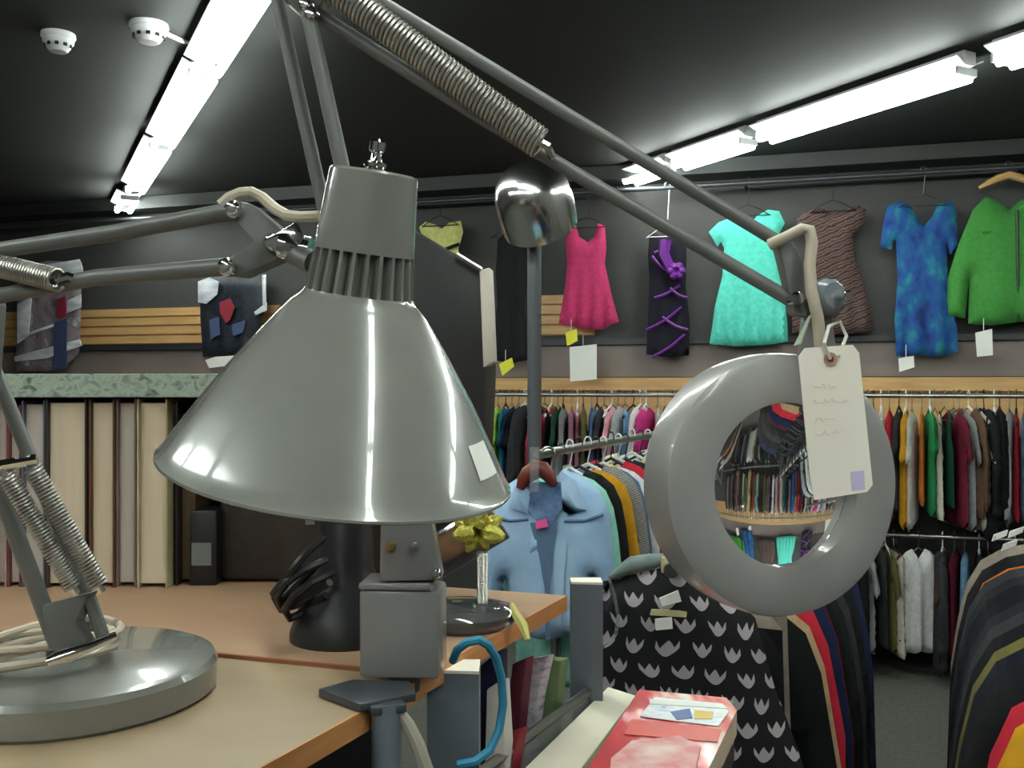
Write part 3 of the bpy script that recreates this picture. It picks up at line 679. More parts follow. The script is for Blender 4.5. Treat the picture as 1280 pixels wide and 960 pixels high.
# folded teal garment over the rail end, plastic hook, tags
q = [P(762, 722, 1.80), P(790, 706, 1.785), P(836, 698, 1.765)]
t = tag(MB().tube([q[0], q[0].lerp(q[1], .5), q[1], q[1].lerp(q[2], .5), q[2]], [.006, .012, .016, .015, .01], 10).build('folded_garment', mat('teal_grey_knit', (92, 118, 118), .9, col2=(130, 140, 138), scale=16), base=q[0]), 'teal and grey garment folded over the top of the printed skirt', 'garment')
MB().box(P(834, 706, 1.75), (.022, .014, .03), 0, bevel=.004).build('cuff', cloth((196, 188, 150)), t)
tag(MB().tube([P(x, y, 1.765) for x, y in ((762, 725), (768, 745), (773, 770), (770, 792), (760, 806), (746, 812))], .0035, 6).build('plastic_hook', M_CLEAR, base=P(762, 725, 1.765)), 'clear curved plastic hook in front of the black printed skirt', 'hook')
o = tag(MB().prism([P(815, 762, 1.715), P(880, 766, 1.715), P(876, 773, 1.715), P(813, 769, 1.715)], (0, .006, 0)).build('size_strip', cloth((196, 186, 140)), base=P(815, 762, 1.715)), 'narrow cream strip lying across the black printed skirt', 'strip')
tag(MB().prism([P(824, 748, 1.705), P(848, 738, 1.705), P(852, 752, 1.705), P(828, 758, 1.705)], (0, .004, 0)).build('price_tag', M_PAPER, base=P(824, 748, 1.705)), 'small white tag above the cream strip on the printed skirt', 'price tag')
tag(MB().prism([P(819, 774, 1.705), P(840, 772, 1.705), P(841, 786, 1.705), P(820, 788, 1.705)], (0, .004, 0)).build('price_tag', M_PAPER, base=P(819, 774, 1.705)), 'small white tag below the cream strip on the printed skirt', 'price tag')

# ------------------------------------------------------------------ chrome dome floor lamp
LDp = 3.3
fp = P(668, 300, LDp); t = thing('floor_lamp', (fp.x, fp.y, 0), 'floor lamp with a chrome dome head on a dark post, behind the magnifier arm', 'floor lamp')
MB().lathe([(0, 0), (.14, 0), (.14, .02), (.03, .035), (0, .035)], (fp.x, fp.y, 0), up, 28).build('base', M_DARKMET, t)
MB().cyl((fp.x, fp.y, .03), (fp.x, fp.y, fp.z + .1), .024, n=16).build('post', mat('dull_post', (82, 84, 88), .5, .2), t)
rc = P(676, 284, LDp - .0); k = LDp / F
ax = V((-26, -62, 80)).normalized()
MB().lathe([(44 * k, -.002), (46.5 * k, .0), (47 * k, .008), (48 * k, 18 * k), (48 * k, 36 * k), (46 * k, 52 * k), (41 * k, 66 * k), (32 * k, 76 * k), (18 * k, 83 * k), (0, 85 * k)], rc, ax, 48).build('dome_shade', mat('polished_chrome', (248, 248, 248), .18, 1), t, angle=60)
MB().lathe([(44 * k, .0), (45 * k, 30 * k), (30 * k, 70 * k), (0, 76 * k)], rc, ax, 40).build('shade_lining', M_DARKMET, t)

# ------------------------------------------------------------------ the wooden shelf unit ("desk")
J = V((-.0827, .886, 0)); Cn = V((.0678, 1.2135, 0)); TH = .019
near = V((-.283, .45, 0)); SL = V((-.953, .303, 0))
unit = thing('shelf_unit', (-.6, .9, 0), 'wooden topped steel shelf unit under the grey lamps', 'shelf unit')
fr = [J, near, V((-1.55, .45, 0)), J + SL * 1.54]
rr = [J + V((.0005, .0015, 0)), Cn, Cn + SL * 1.7, J + SL * 1.54 + V((0, .0015, 0))]
def board(poly, z, name, mt):
    o = MB().prism([q + up * z for q in poly], (0, 0, -TH)).build(name, mt, unit, smooth=False)
    return o
fo = board(fr, DESK, 'top_board', M_WOODTOP); ro = board(rr, DESK + .003, 'top_board', M_WOODREAR)
ex = V((E1.y, -E1.x, 0))
def edge(a, b, z, par, mt=M_WOODEDGE, w=.0025):
    MB().hexa([a + up * (z - TH), b + up * (z - TH), b + ex * w + up * (z - TH), a + ex * w + up * (z - TH), a + up * z, b + up * z, b + ex * w + up * z, a + ex * w + up * z]).build('edge_band', mt, par, smooth=False)
edge(near, J, DESK, fo); edge(J, Cn, DESK + .003, ro)
MB().hexa([J + V((0, -.004, DESK)), J + SL * 1.54 + V((0, -.004, DESK)), J + SL * 1.54 + V((0, 0, DESK)), J + V((0, 0, DESK)), J + V((0, -.004, DESK + .004)), J + SL * 1.54 + V((0, -.004, DESK + .004)), J + SL * 1.54 + V((0, 0, DESK + .004)), J + V((0, 0, DESK + .004))]).build('edge_band', mat('red_brown_strip', (140, 84, 56), .6), ro, smooth=False)
def upright(px, d, w, topy, back):
    p = P(px, 700, d); zt = P(px, topy, d).z; c = V((p.x, p.y, 0)); yaw = math.atan2(E1.y, E1.x)
    m = MB()
    m.box(c + up * (zt / 2), (.004, w, zt), R(-6)).box(c + V((w / 2 * math.sin(R(6)) + .0, 0, 0)) + up * zt / 2, (w, .004, zt), R(-6))
    m2 = MB().prism([c + V((-w / 2, -w * .2, zt)), c + V((w / 2, -w * .3, zt)), c + V((w / 2, w * .5, zt)), c + V((-w / 2, w * .5, zt))], (0, 0, -zt))
    o = m2.build('upright', M_UPRIGHT, unit, smooth=False)
    MB().prism([c + V((-w / 2, -w * .2, zt + .0005)), c + V((w / 2, -w * .3, zt + .0005)), c + V((w / 2, w * .5, zt + .0005)), c + V((-w / 2, w * .5, zt + .0005))], (0, 0, .003)).build('cap', M_TAG, o, smooth=False)
upright(567, .93, .05, 838, 0); upright(733, 1.29, .042, 729, 0)
for q in (near + V((-.1, .1, 0)), V((-1.45, .55, 0)), V((-1.45, 1.5, 0))):
    MB().box(q + up * (DESK - .02) / 2, (.05, .05, DESK - .02)).build('upright', M_UPRIGHT, unit, smooth=False)
lo = [q + V((0, 0, 1.0)) for q in (near - ex * .003, Cn - ex * .003, Cn + SL * 1.7, V((-1.55, .45, 0)))]
MB().prism(lo, (0, 0, -.02)).build('lower_shelf', M_DARKWOOD, unit, smooth=False)
MB().hexa([near - ex * .25 + up * 1.0, Cn - ex * .25 + up * 1.0, Cn - ex * .265 + up * 1.0, near - ex * .265 + up * 1.0, near - ex * .25 + up * (DESK - .02), Cn - ex * .25 + up * (DESK - .02), Cn - ex * .265 + up * (DESK - .02), near - ex * .265 + up * (DESK - .02)]).build('divider_panel', M_BLACK, unit, smooth=False)

# dark hutch on the shelf unit
HT = DESK + .003
x0, x1 = -.86, -.165
hut = thing('hutch', (x0, 1.25, HT), 'dark brown hutch holding the row of books, with a marbled pale green front edge', 'hutch')
M_MARBLE = multi('marbled_green_edge', [(112, 124, 116), (140, 154, 142), (160, 174, 160), (132, 146, 136), (84, 92, 88)], 70, (1, 1, 1.3), .5, distort=.6)
MB().box(((x0 + x1) / 2, 1.40, 1.598), (x1 - x0, .3, .03)).build('top_board', M_DARKWOOD, hut, smooth=False)
MB().box(((x0 + x1) / 2, 1.2475, 1.598), (x1 - x0, .005, .0305), bevel=.001).build('front_edge', M_MARBLE, hut, smooth=False)
MB().box(((x0 + x1) / 2, 1.547, (HT + 1.583) / 2), (x1 - x0, .006, 1.583 - HT)).build('back_panel', M_DARKWOOD, hut, smooth=False)
for x in (x0 + .008, x1 - .008):
    MB().box((x, 1.40, (HT + 1.583) / 2), (.016, .3, 1.583 - HT)).build('side_panel', M_DARKWOOD, hut, smooth=False)
# books: fore-edges to the front
def book(xa, xb, ytop, d, label, cover, pages=M_PAGES, depth=.19, ct=.0024, lean=0):
    a, b = (xa - 640) / F * d, (xb - 640) / F * d
    h = min(1.581, P(0, ytop, d).z) - HT
    c = V(((a + b) / 2, d, HT)); t = thing('book', c, label, 'book', 'books in the hutch')
    w = b - a
    MB().box(c + V((0, depth / 2 + .004, h / 2)), (w - 2 * ct, depth - .006, h - .010), bevel=.0008).build('pages', pages, t, smooth=False)
    m = MB()
    for s in (-1, 1): m.box(c + V((s * (w - ct) / 2, depth / 2, h / 2)), (ct, depth, h))
    m.box(c + V((0, depth - ct / 2, h / 2)), (w, ct, h))
    m.build('cover', cover, t, smooth=False)
def bc(n, c): return mat('cover_' + n, c, .45, col2=tuple(int(x * .85) for x in c), scale=12)
book(-62, -38, 503, 1.262, 'grey covered book at the far left of the hutch', bc('grey', (110, 112, 116)), M_PAGES2)
book(-37, -8, 501, 1.262, 'brown covered book left of the pink one', bc('brown', (80, 56, 46)))
book(-6, 8, 506, 1.262, 'slim pale pink book at the left edge of the frame', bc('pink', (170, 140, 136)), M_PAGES2)
book(9, 26, 507, 1.262, 'pale book with a red top behind the lamp spring', bc('red', (112, 62, 60)), M_PAGES2)
book(27, 56, 501, 1.262, 'grey-blue book with purple cover next to the widest book', bc('blue', (96, 104, 124)), M_PAGES2)
book(57, 108, 499, 1.256, 'widest cream paged book of the row, dark cover', bc('dark', (52, 44, 40)))
book(111, 143, 499, 1.258, 'cream paged book with an orange-brown cover, next to the widest one', bc('orange', (96, 62, 38)))
book(145, 170, 499, 1.262, 'thinner grey paged book with a mauve cover, third cream block', bc('mauve', (128, 110, 108)), M_PAGES2)
book(171, 209, 499, 1.254, 'cream paged book with a yellowish cover, rightmost of the pale books', bc('cream', (178, 168, 132)))
book(211, 222, 502, 1.27, 'thin black book right of the pale ones', bc('black', (26, 22, 24)), bc('blackp', (34, 26, 24)))
book(223, 244, 512, 1.28, 'brown book with dark page edges beside the shade rim', bc('umber', (82, 66, 46)), bc('umberp', (92, 74, 52)))
q = P(254, 700, 1.27)
t = thing('dark_box', (q.x, q.y, HT), 'small dark box with a grey label beside the brown book', 'box')
MB().box((q.x, q.y + .03, HT + .05), (.036, .06, .1), bevel=.003).build('body', M_BLACK, t)
MB().box((q.x - .002, q.y - .001, HT + .042), (.026, .001, .03)).build('label_card', mat('grey_label', (104, 108, 106), .6), t)
# black case filling the hutch behind the stand
tag(MB().box((-.315, 1.40, HT + .106), (.16, .22, .21), bevel=.012).build('dark_case', mat('dark_brown_leather', (44, 37, 32), .6, col2=(50, 42, 36), scale=30, bump=.2), base=(-.315, 1.4, HT)), 'dark brown case standing in the hutch behind the black stand', 'case')

# black stand with cables
bp = on_desk(432, 796, HT); t = thing('black_stand', (bp.x, bp.y, HT), 'black lamp stand with a round base and loose cable, under the grey shade', 'stand')
MB().lathe([(0, 0), (.058, 0), (.058, .008), (.05, .03), (.034, .062), (.029, .075), (.029, .3), (.026, .31), (0, .31)], (bp.x, bp.y, HT), up, 36).build('column', M_BLACK, t)
zz = P(420, 642, bp.y - .03).z
MB().box((bp.x - .012, bp.y - .031, zz), (.014, .004, .007), 0, Matrix.Rotation(R(-25), 3, 'Y')).build('badge', M_CHROME, t)
MB().box((bp.x - .034, bp.y - .018, zz - .006), (.009, .002, .014)).build('paper_label', mat('grey_label', (104, 108, 106), .6), t)
cb = MB()
for cc in ([(408, 700), (380, 712), (358, 728), (346, 745), (352, 762), (368, 757), (390, 742), (412, 728)], [(416, 716), (390, 728), (368, 744), (356, 762), (362, 773), (384, 764), (408, 744)], [(404, 672), (384, 690), (362, 716), (342, 742), (350, 750), (372, 730), (396, 706)]):
    cb.tube([P(x, y, bp.y - .045 - .02 * math.sin(i)) for i, (x, y) in enumerate(cc)], .0042, 7)
cb.build('cable', M_BLACK, t)
MB().box(P(366, 742, bp.y - .02), (.04, .02, .018), 0, Matrix.Rotation(R(-28), 3, 'Y'), bevel=.003).build('plug', M_BLACK, t)

# tall dark display board
m = [P(x, y, 1.16) for x, y in ((496, 276), (600, 338), (607, 458), (600, 640), (545, 690), (540, 754), (496, 754))]
bb_ = V((m[-1].x, m[-1].y, HT)); m[-1].z = HT; m[-2].z = HT
bd = tag(MB().prism(m, (.012, .05, 0), bevel=.002).build('display_board', mat('black_green_board', (24, 28, 27), .45, col2=(30, 24, 24), scale=4), base=bb_), 'tall black board with a slanted top and pale spine right of the grey shade', 'board')
MB().prism([P(x, y, 1.158) for x, y in ((599, 338), (612, 334), (617, 452), (604, 460))], (.004, .03, 0), bevel=.002).build('pale_spine', mat('off_white_card', (216, 208, 194), .6, col2=(204, 196, 182), scale=12), bd)
MB().tube([P(571, 318, 1.154), P(602, 337, 1.154)], .003, 6).build('metal_strip', M_STEEL, bd)

# round glossy base, sprung gold bow, tilted tray
gp = on_desk(578, 779, HT); gp.z = HT
t = thing('bow_toy', gp, 'gold tinsel bow bobbing on a spring over a round glossy black base', 'toy')
MB().lathe([(0, 0), (.056, 0), (.06, .006), (.06, .014), (.057, .0175), (.045, .0205), (.03, .0228), (.015, .0242), (0, .0247)], gp, up, 44).build('base', M_BLACKG, t)
st = P(603, 795, gp.y - .005); sp_ = P(603, 690, gp.y - .005); st.z = HT + .022
MB().helix(st, sp_, .0055, .0011, 34, 5, 10).build('spring', M_SPRING, t)
bw = MB(); bc_ = P(598, 664, gp.y - .005)
for (dx, dz, L, w) in ((-1, .55, .034, .009), (-.9, -.1, .03, .011), (-.5, -.9, .026, .008), (.9, .5, .03, .01), (1, -.15, .032, .011), (.3, .95, .026, .009), (.4, -.8, .022, .008), (-.3, .7, .03, .01), (.1, .1, .012, .014)):
    bw.lathe([(0, 0), (w, L * .35), (w * .9, L * .7), (w * .3, L), (0, L * 1.02)], bc_, V((dx, random.uniform(-.5, .3), dz)), 7)
bw.build('bow', mat('gold_tinsel', (176, 168, 50), .35, .3, col2=(206, 200, 96), scale=90, bump=.8), t)
# trailing gold ribbon at the desk edge
tag(MB().tube([P(x, y, d) for x, y, d in ((640, 756, 1.05), (646, 770, 1.03), (654, 782, 1.02), (660, 800, 1.01))], [.003, .005, .006, .003], 6).build('gold_ribbon', mat('pale_gold', (196, 190, 110), .5), base=P(640, 756, 1.05)), 'short pale gold ribbon hanging over the wooden desk edge', 'ribbon')
A = P(505, 693, 1.13); B = P(609, 630, 1.13); E = P(641, 668, 1.12); D_ = P(532, 736, 1.12)
E = A + (B - A) + (D_ - A)
tr = tag(MB().prism([A, B, E, D_], (0, .014, 0), bevel=.001).build('framed_picture', multi('brown_print', [(36, 34, 38), (60, 44, 36), (120, 84, 52), (52, 50, 54)], 14, (1, 1, 1), .4), base=D_), 'small dark framed picture lying tilted, silver upper edge, beside the gold bow', 'picture')
MB().tube([A, B], .003, 8).build('frame_edge', M_CHROME, tr)
MB().hexa([D_, E, E + V((0, .016, 0)), D_ + V((0, .016, 0))] + [q.lerp(w, .3) for q, w in ((D_, A), (E, B), (E + V((0, .016, 0)), B + V((0, .016, 0))), (D_ + V((0, .016, 0)), A + V((0, .016, 0))))]).build('frame_edge', mat('grey_frame', (92, 88, 90), .5), tr)
# blue strap looped over the near upright
tag(MB().tube([P(x, y, d) for x, y, d in ((566, 826, .9), (572, 812, .89), (584, 803, .885), (598, 800, .885), (610, 806, .89), (620, 822, .9), (627, 848, .91), (629, 880, .915), (624, 912, .915), (612, 938, .91), (594, 952, .9), (572, 956, .9))], [.0042] * 12, 8).build('blue_strap', mat('teal_blue_strap', (52, 138, 172), .55), base=P(566, 826, .9)), 'teal blue strap looped over the near steel post', 'strap')
tag(MB().tube([P(x, y, d) for x, y, d in ((499, 888, .8), (510, 905, .8), (522, 930, .8), (534, 965, .8), (540, 1000, .8))], [.004, .0055, .006, .006, .004], 8).build('webbing', mat('beige_webbing', (158, 152, 140), .8), base=P(499, 888, .8)), 'beige webbing strap hanging below the desk edge behind the clamp', 'strap')
# things standing on the lower shelf
def slabthing(name, label, px, d, th, m, cat):
    pts = [P(x, y, d) for x, y in px]; zb = 1.0
    for q in pts[-2:]: q.z = zb
    tag(MB().prism(pts, (.01, th, 0), bevel=.0015).build(name, m, base=(pts[-1].x, pts[-1].y, zb)), label, cat)
slabthing('navy_folder', 'dark navy folder standing behind the blue strap', [(600, 832), (624, 812), (624, 1000), (600, 1000)], 1.08, .01, bc('navy', (36, 44, 82)), 'folder')
slabthing('white_bag', 'crumpled white paper bag inside the loop of blue strap', [(608, 862), (626, 850), (630, 930), (606, 1000), (600, 1000)], 1.05, .012, mat('white_paper_bag', (196, 192, 184), .8, col2=(176, 172, 164), scale=20), 'bag')
slabthing('maroon_book', 'maroon covered book leaning on the lower shelf', [(640, 830), (658, 822), (652, 872), (632, 1000), (612, 1000)], 1.17, .012, bc('maroon', (112, 40, 60)), 'book')
slabthing('patterned_magazine', 'white and mauve patterned magazine leaning beside the maroon book', [(660, 824), (684, 820), (672, 870), (646, 1000), (622, 1000)], 1.185, .01, multi('mauve_pattern', [(120, 112, 128), (186, 178, 190), (206, 200, 208), (150, 120, 140)], 40, (1, 1, 3), .6), 'magazine')
slabthing('green_folder', 'sage green folder standing next to the patterned magazine', [(684, 824), (702, 826), (690, 920), (682, 1000), (658, 1000)], 1.21, .014, bc('sage', (112, 136, 92)), 'folder')
slabthing('red_wallet', 'small red wallet low beside the patterned magazine', [(632, 918), (650, 910), (640, 960), (628, 1000), (606, 1000)], 1.07, .01, bc('redw', (142, 34, 48)), 'wallet')

# ------------------------------------------------------------------ bin with books at the bottom
ZB = 1.18
def onz(px, py, z): return P(px, py, (CAMZ - z) * F / (py - 480))
tx = mat('dark_bin', (46, 46, 48), .6, col2=(54, 54, 56), scale=10)
ctr = onz(790, 930, ZB)
b0 = E1 * (ctr.dot(E1) - .04) + ex * -.325
BYAW = AYAW
bn = thing('book_bin', (b0.x, b0.y, 0), 'dark bin standing under the stack with the red book', 'bin')
Rm = Matrix.Rotation(BYAW, 3, 'Z')
bx = MB()
for (cx, cy, w, l) in ((-.0, -.22, .20, .012), (0, .22, .20, .012), (-.094, 0, .012, .43), (.094, 0, .012, .43)):
    bx.box(b0 + Rm @ V((cx, cy, 0)) + up * .54, (w, l, 1.0), BYAW)
bx.box(b0 + up * .05, (.18, .43, .02), BYAW)
bx.build('body', tx, bn, smooth=False)
pa, pb = onz(735, 864, 1.19), onz(598, 968, 1.19)
MB().tube([pa, pb, pb + (pb - pa) * .6], .006, 8).build('panel_frame', M_STEEL, unit)
pc, pd = pa - up * .17, pb + (pb - pa) * .6 - up * .17
MB().prism([pa, pb + (pb - pa) * .6, pd, pc], ex * .004).build('clear_panel', M_CLEAR, unit, smooth=False)
# stack beneath the two top books
def flat(px4, z, th, name, label, m, cat='book', pages=None):
    pts = [onz(x, y, z) for x, y in px4]
    t = thing(name, V((pts[0].x, pts[0].y, z - th)), label, cat)
    if pages:
        MB().prism([q - up * .002 for q in pts], (0, 0, -(th - .004))).build('pages', pages, t, smooth=False)
        MB().prism(pts, (0, 0, -.002)).build('cover', m, t, smooth=False)
        MB().prism([q - up * (th - .002) for q in pts], (0, 0, -.002)).build('cover', m, t, smooth=False)
    else:
        MB().prism(pts, (0, 0, -th), bevel=.002).build('body', m, t)
    return t, pts
ext = lambda a, b, k: (a[0] + (b[0] - a[0]) * k, a[1] + (b[1] - a[1]) * k)
flat([(760, 858), (795, 869), ext((795, 869), (727, 960), 1.35), ext((760, 858), (655, 960), 1.35)], 1.178, .05, 'cream_box', 'long cream box lying beside the red book', mat('cream_card', (222, 216, 196), .6, col2=(214, 208, 186), scale=9), 'box')
M_REDC = multi('red_cover', [(180, 16, 36), (190, 24, 40), (198, 40, 46), (222, 140, 130), (238, 222, 216)], 15, (2.0, .8, 1), .45, (0, 0, R(-25)), detail=2, coat=.1)
M_REDS = mat('red_cover_edge', (196, 30, 46), .35)
t, pts = flat([(799, 862), (908, 872), (921, 888), ext((921, 888), (886, 960), 1.4), ext((799, 862), (735, 960), 1.4)], 1.20, .03, 'red_book', 'thick red book with a white and blue picture, lying at the bottom of the frame', M_REDC, 'book', M_PAGES)
pic = [onz(x, y, 1.2008) for x, y in ((818, 872), (903, 880), (911, 890), (898, 908), (800, 896))]
MB().prism(pic, (0, 0, .0006)).build('cover_picture', multi('cover_picture', [(120, 140, 180), (206, 216, 232), (240, 240, 242), (226, 232, 230), (214, 190, 96)], 22, (1, 2, 1), .35, (0, 0, R(20)), distort=.5), t, smooth=False)
for f_, m_ in (([(838, 890), (862, 886), (866, 898), (846, 900)], mat('blue_print', (74, 100, 156), .4)), ([(868, 888), (892, 890), (890, 899), (868, 899)], mat('yellow_print', (206, 176, 74), .4)), ([(790, 926), (850, 920), (876, 934), (866, 975), (760, 990), (764, 948)], mat('pale_pink_glare', (226, 196, 190), .4, col2=(206, 120, 116), scale=26)), ([(812, 874), (904, 881), (909, 886), (812, 880)], M_PAPER)):  # the pale pink patch is glare painted on the cover, the rest is print
    MB().prism([onz(x, y, 1.2016) for x, y in f_], (0, 0, .0005)).build('cover_picture', m_, t, smooth=False)  # printed patches, and the pale pink one that is painted glare
MB().prism([onz(x, y, 1.2008) for x, y in ((790, 899), (902, 912), (897, 928), (780, 918))], (0, 0, .0006)).build('cover_band', mat('orange_red_band', (206, 62, 44), .35), t, smooth=False)
flat([(812, 866), (918, 876), ext((925, 890), (892, 960), 1.3), ext((806, 862), (748, 960), 1.3)], 1.169, .03, 'green_book', 'green edged book under the red one', bc('green', (50, 130, 80)), 'book', M_PAGES2)
t, pts = flat([(790, 866), (918, 878), ext((925, 890), (896, 960), 1.3), ext((770, 862), (690, 960), 1.3)], 1.127, .085, 'dark_box', 'dark box supporting the stack of books', tx, 'box')

# ------------------------------------------------------------------ grey desk lamp with bell shade
hub = on_desk(92, 868, DESK); hub.z = DESK
lamp = thing('desk_lamp', hub, 'grey spring arm desk lamp with a large bell shade and round base', 'desk lamp')
MB().lathe([(0, 0), (.116, 0), (.119, .003), (.120, .024), (.117, .029), (.11, .0315), (.05, .036), (0, .0375)], hub, up, 72).build('base', M_GREY, lamp, angle=30)
hz = hub + up * .037
def dep(px):   # how far the arms lie from the lens, along the lamp
    return .735 + (px - 92) * (.735 - .70) / 190
def a_(px, py, dd=0): return P(px, py, dep(px) + dd)
# pin and socket on the base
MB().lathe([(0, 0), (.022, 0), (.022, .012), (.014, .018), (.014, .03), (0, .03)], hub + up * .034, up, 24).build('socket', M_DARKMET, lamp)
MB().tube([a_(60, 828, -.014), a_(80, 820, -.014), a_(118, 806, -.014), a_(146, 794, -.014)], [.004, .006, .005, .003], 10).build('clamp_pin', M_CHROME, lamp)
# lower arm
MB().prism([a_(x, y, -.006) for x, y in ((52, 757), (112, 741), (92, 779), (108, 804), (76, 828), (58, 802))], (.002, .012, 0), bevel=.001).build('lower_bracket', M_ARM, lamp)
for (p0, p1, w, dd) in (((-40, 510), (72, 806), .0065, .004), ((-12, 452), (112, 752), .0055, .012)):
    MB().tube([a_(*p0, dd), a_(*p1, dd)], w, 10).build('lower_arm', M_ARM, lamp)
MB().tube([a_(112, 748), a_(131, 802)], .005, 8).build('link_rod', M_ARM, lamp)
for p0, p1 in (((8, 592), (92, 734)), ((40, 584), (124, 732))):
    MB().helix(a_(*p0, -.012), a_(*p1, -.012), .0062, .0011, 38, 5, 10).build('spring', M_SPRING, lamp)
    MB().tube([a_(p1[0] - 2, p1[1] - 2, -.012), a_(p1[0] + 4, p1[1] + 8, -.012)], .003, 6).build('spring_hook', M_CHROME, lamp)
MB().tube([a_(-12, 584, -.014), a_(46, 574, -.014)], .004, 8).build('cross_pin', M_CHROME, lamp)
# elbow (just outside the frame) and upper arm
D1 = .60
def u_(px, py, dd=0): return P(px, py, .665 + (px - 0) * (.585 - .665) / 290 + dd)
MB().prism([u_(x, y) for x, y in ((-90, 305), (-40, 300), (-10, 380), (-20, 520), (-60, 520), (-95, 400))], (.003, .014, 0), bevel=.001).build('elbow_bracket', M_ARM, lamp)
MB().tube([u_(-70, 323), u_(150, 290), u_(292, 263)], .0056, 12).build('upper_arm', M_ARM, lamp)
MB().tube([u_(-70, 383), u_(120, 347), u_(288, 333)], .0056, 12).build('upper_arm', M_ARM, lamp)
MB().helix(u_(-60, 318, -.014), u_(72, 350, -.014), .0072, .0012, 40, 5, 10).build('spring', M_SPRING, lamp)
MB().tube([u_(70, 350, -.014), u_(84, 345, -.01), u_(98, 350, 0)], .003, 6).build('spring_hook', M_CHROME, lamp)
MB().prism([P(x, y, .576) for x, y in ((277, 262), (292, 250), (312, 254), (356, 290), (366, 308), (352, 322), (300, 345), (276, 342), (276, 328), (322, 302), (296, 276))], (.002, .016, 0), bevel=.0012).build('head_bracket', M_ARM, lamp)
bo = MB()
for x, y in ((292, 261), (340, 303), (284, 334)): bo.lathe([(0, -.006), (.0035, -.005), (.0055, -.002), (.0055, .004)], P(x, y, .573), (0, 1, 0), 14)
bo.build('bolt', M_CHROME, lamp)
wn = MB().lathe([(0, 0), (.008, 0), (.009, .004), (.006, .012), (.008, .014), (.008, .018), (0, .018)], P(350, 305, .57), V((1, 0, -.2)), 16)
wn.box(P(358, 298, .566), (.02, .004, .011), 0, Matrix.Rotation(R(-28), 3, 'Y'), bevel=.001)
wn.build('wing_nut', M_CHROME, lamp)
MB().tube([P(356, 312, .575), P(392, 328, .56)], [.006, .007], 10).build('swivel', M_ARM, lamp)
MB().tube([P(x, y, d) for x, y, d in ((276, 256, .58), (286, 247, .58), (300, 241, .58), (314, 240, .58), (328, 247, .58), (344, 261, .575), (358, 269, .57), (376, 271, .566), (400, 270, .56))], .0034, 8).build('cord', M_CORD, lamp)
# shade
T_, R_ = P(468, 214, .5375), P(423, 584, .5625)
AX = (T_ - R_); LEN = AX.length; AX.normalize(); U = .5625 / F
prof = [(0, 1.0), (40, 1.0), (50, .998), (52.5, .99), (54.5, .93), (58, .82), (60.5, .735), (60.5, .733), (66, .60), (66, .598), (69, .582), (72, .574), (80, .555), (92, .515), (110, .45), (130, .375), (152, .29), (174, .195), (192, .115), (206, .05), (214, .012), (217.5, .004), (218, -.004), (216, -.008)]
inner = [(r - 3, t) for r, t in prof[::-1] if r > 70]
prof2 = [(r * U, t * LEN) for r, t in prof] + [(r * U, t * LEN) for r, t in inner] + [(40 * U, .62 * LEN), (0, .62 * LEN)]
SLOT = (7, 8); NS = 96
def mod(i, j): return .0065 if i in SLOT and j % 4 in (1, 2) else 0
# pairs of rings just inside the slot span carry the recess
prof3 = []
for (r, t) in prof2: prof3.append((r, t))
sh = MB().lathe(prof3, R_, AX, NS, ref=(1, 0, 0), mod=mod)
sh.build('bell_shade', M_GREY, lamp, angle=32)
fn = MB().lathe([(r * .6, t * .5) for r, t in [(0, 0), (.011, 0), (.0115, .003), (.008, .005), (.0105, .007), (.0105, .011), (.006, .013), (.0045, .02), (.0045, .022), (.007, .024), (.0072, .034), (.005, .037), (0, .037)]], T_ - AX * .001, AX, 18)
fn.build('finial', M_CHROME, lamp)
xr = (V((1, 0, 0)) - AX * AX.x).normalized(); yr = AX.cross(xr)
def shade_pt(t, a, off=.0006):
    for (r0, t0), (r1, t1) in zip(prof, prof[1:]):
        if t1 <= t <= t0 and t0 > t1:
            r = r0 + (r1 - r0) * (t0 - t) / (t0 - t1); break
    return R_ + AX * (t * LEN) + (xr * math.cos(a) + yr * math.sin(a)) * (r * U + off)
sg = -1 if yr.y > 0 else 1
st = MB(); g = [[st.bm.verts.new(shade_pt(.185 - .1 * i / 4, sg * R(11 + 16 * j / 4))) for j in range(5)] for i in range(5)]
for i in range(4):
    for j_ in range(4): st.face((g[i][j_], g[i + 1][j_], g[i + 1][j_ + 1], g[i][j_ + 1]))
st.build('sticker', M_PAPER, lamp)
# cord wound round the base of the arm
co = MB()
def loop(cx, cy, rx, ry, a0, a1, dz, n=26, tilt=0):
    pts = []
    for i in range(n + 1):
        a = R(a0 + (a1 - a0) * i / n)
        pts.append(hub + V((cx + rx * math.cos(a), cy + ry * math.sin(a), dz + .003 * math.sin(2 * a + cx * 90) + tilt * math.cos(a))))
    return pts
z0 = .040
spiral = loop(-.016, -.022, .056, .04, 30, 380, z0, tilt=.010) + loop(-.02, -.028, .066, .05, 20, 380, z0 + .004, tilt=.008) + loop(-.03, -.024, .072, .044, 20, 400, z0 + .010, tilt=.012) + loop(-.015, -.022, .062, .05, 40, 390, z0 + .016, tilt=.006)
co.tube(spiral, .0033, 7)
co.build('coiled_cord', M_CORD, lamp)

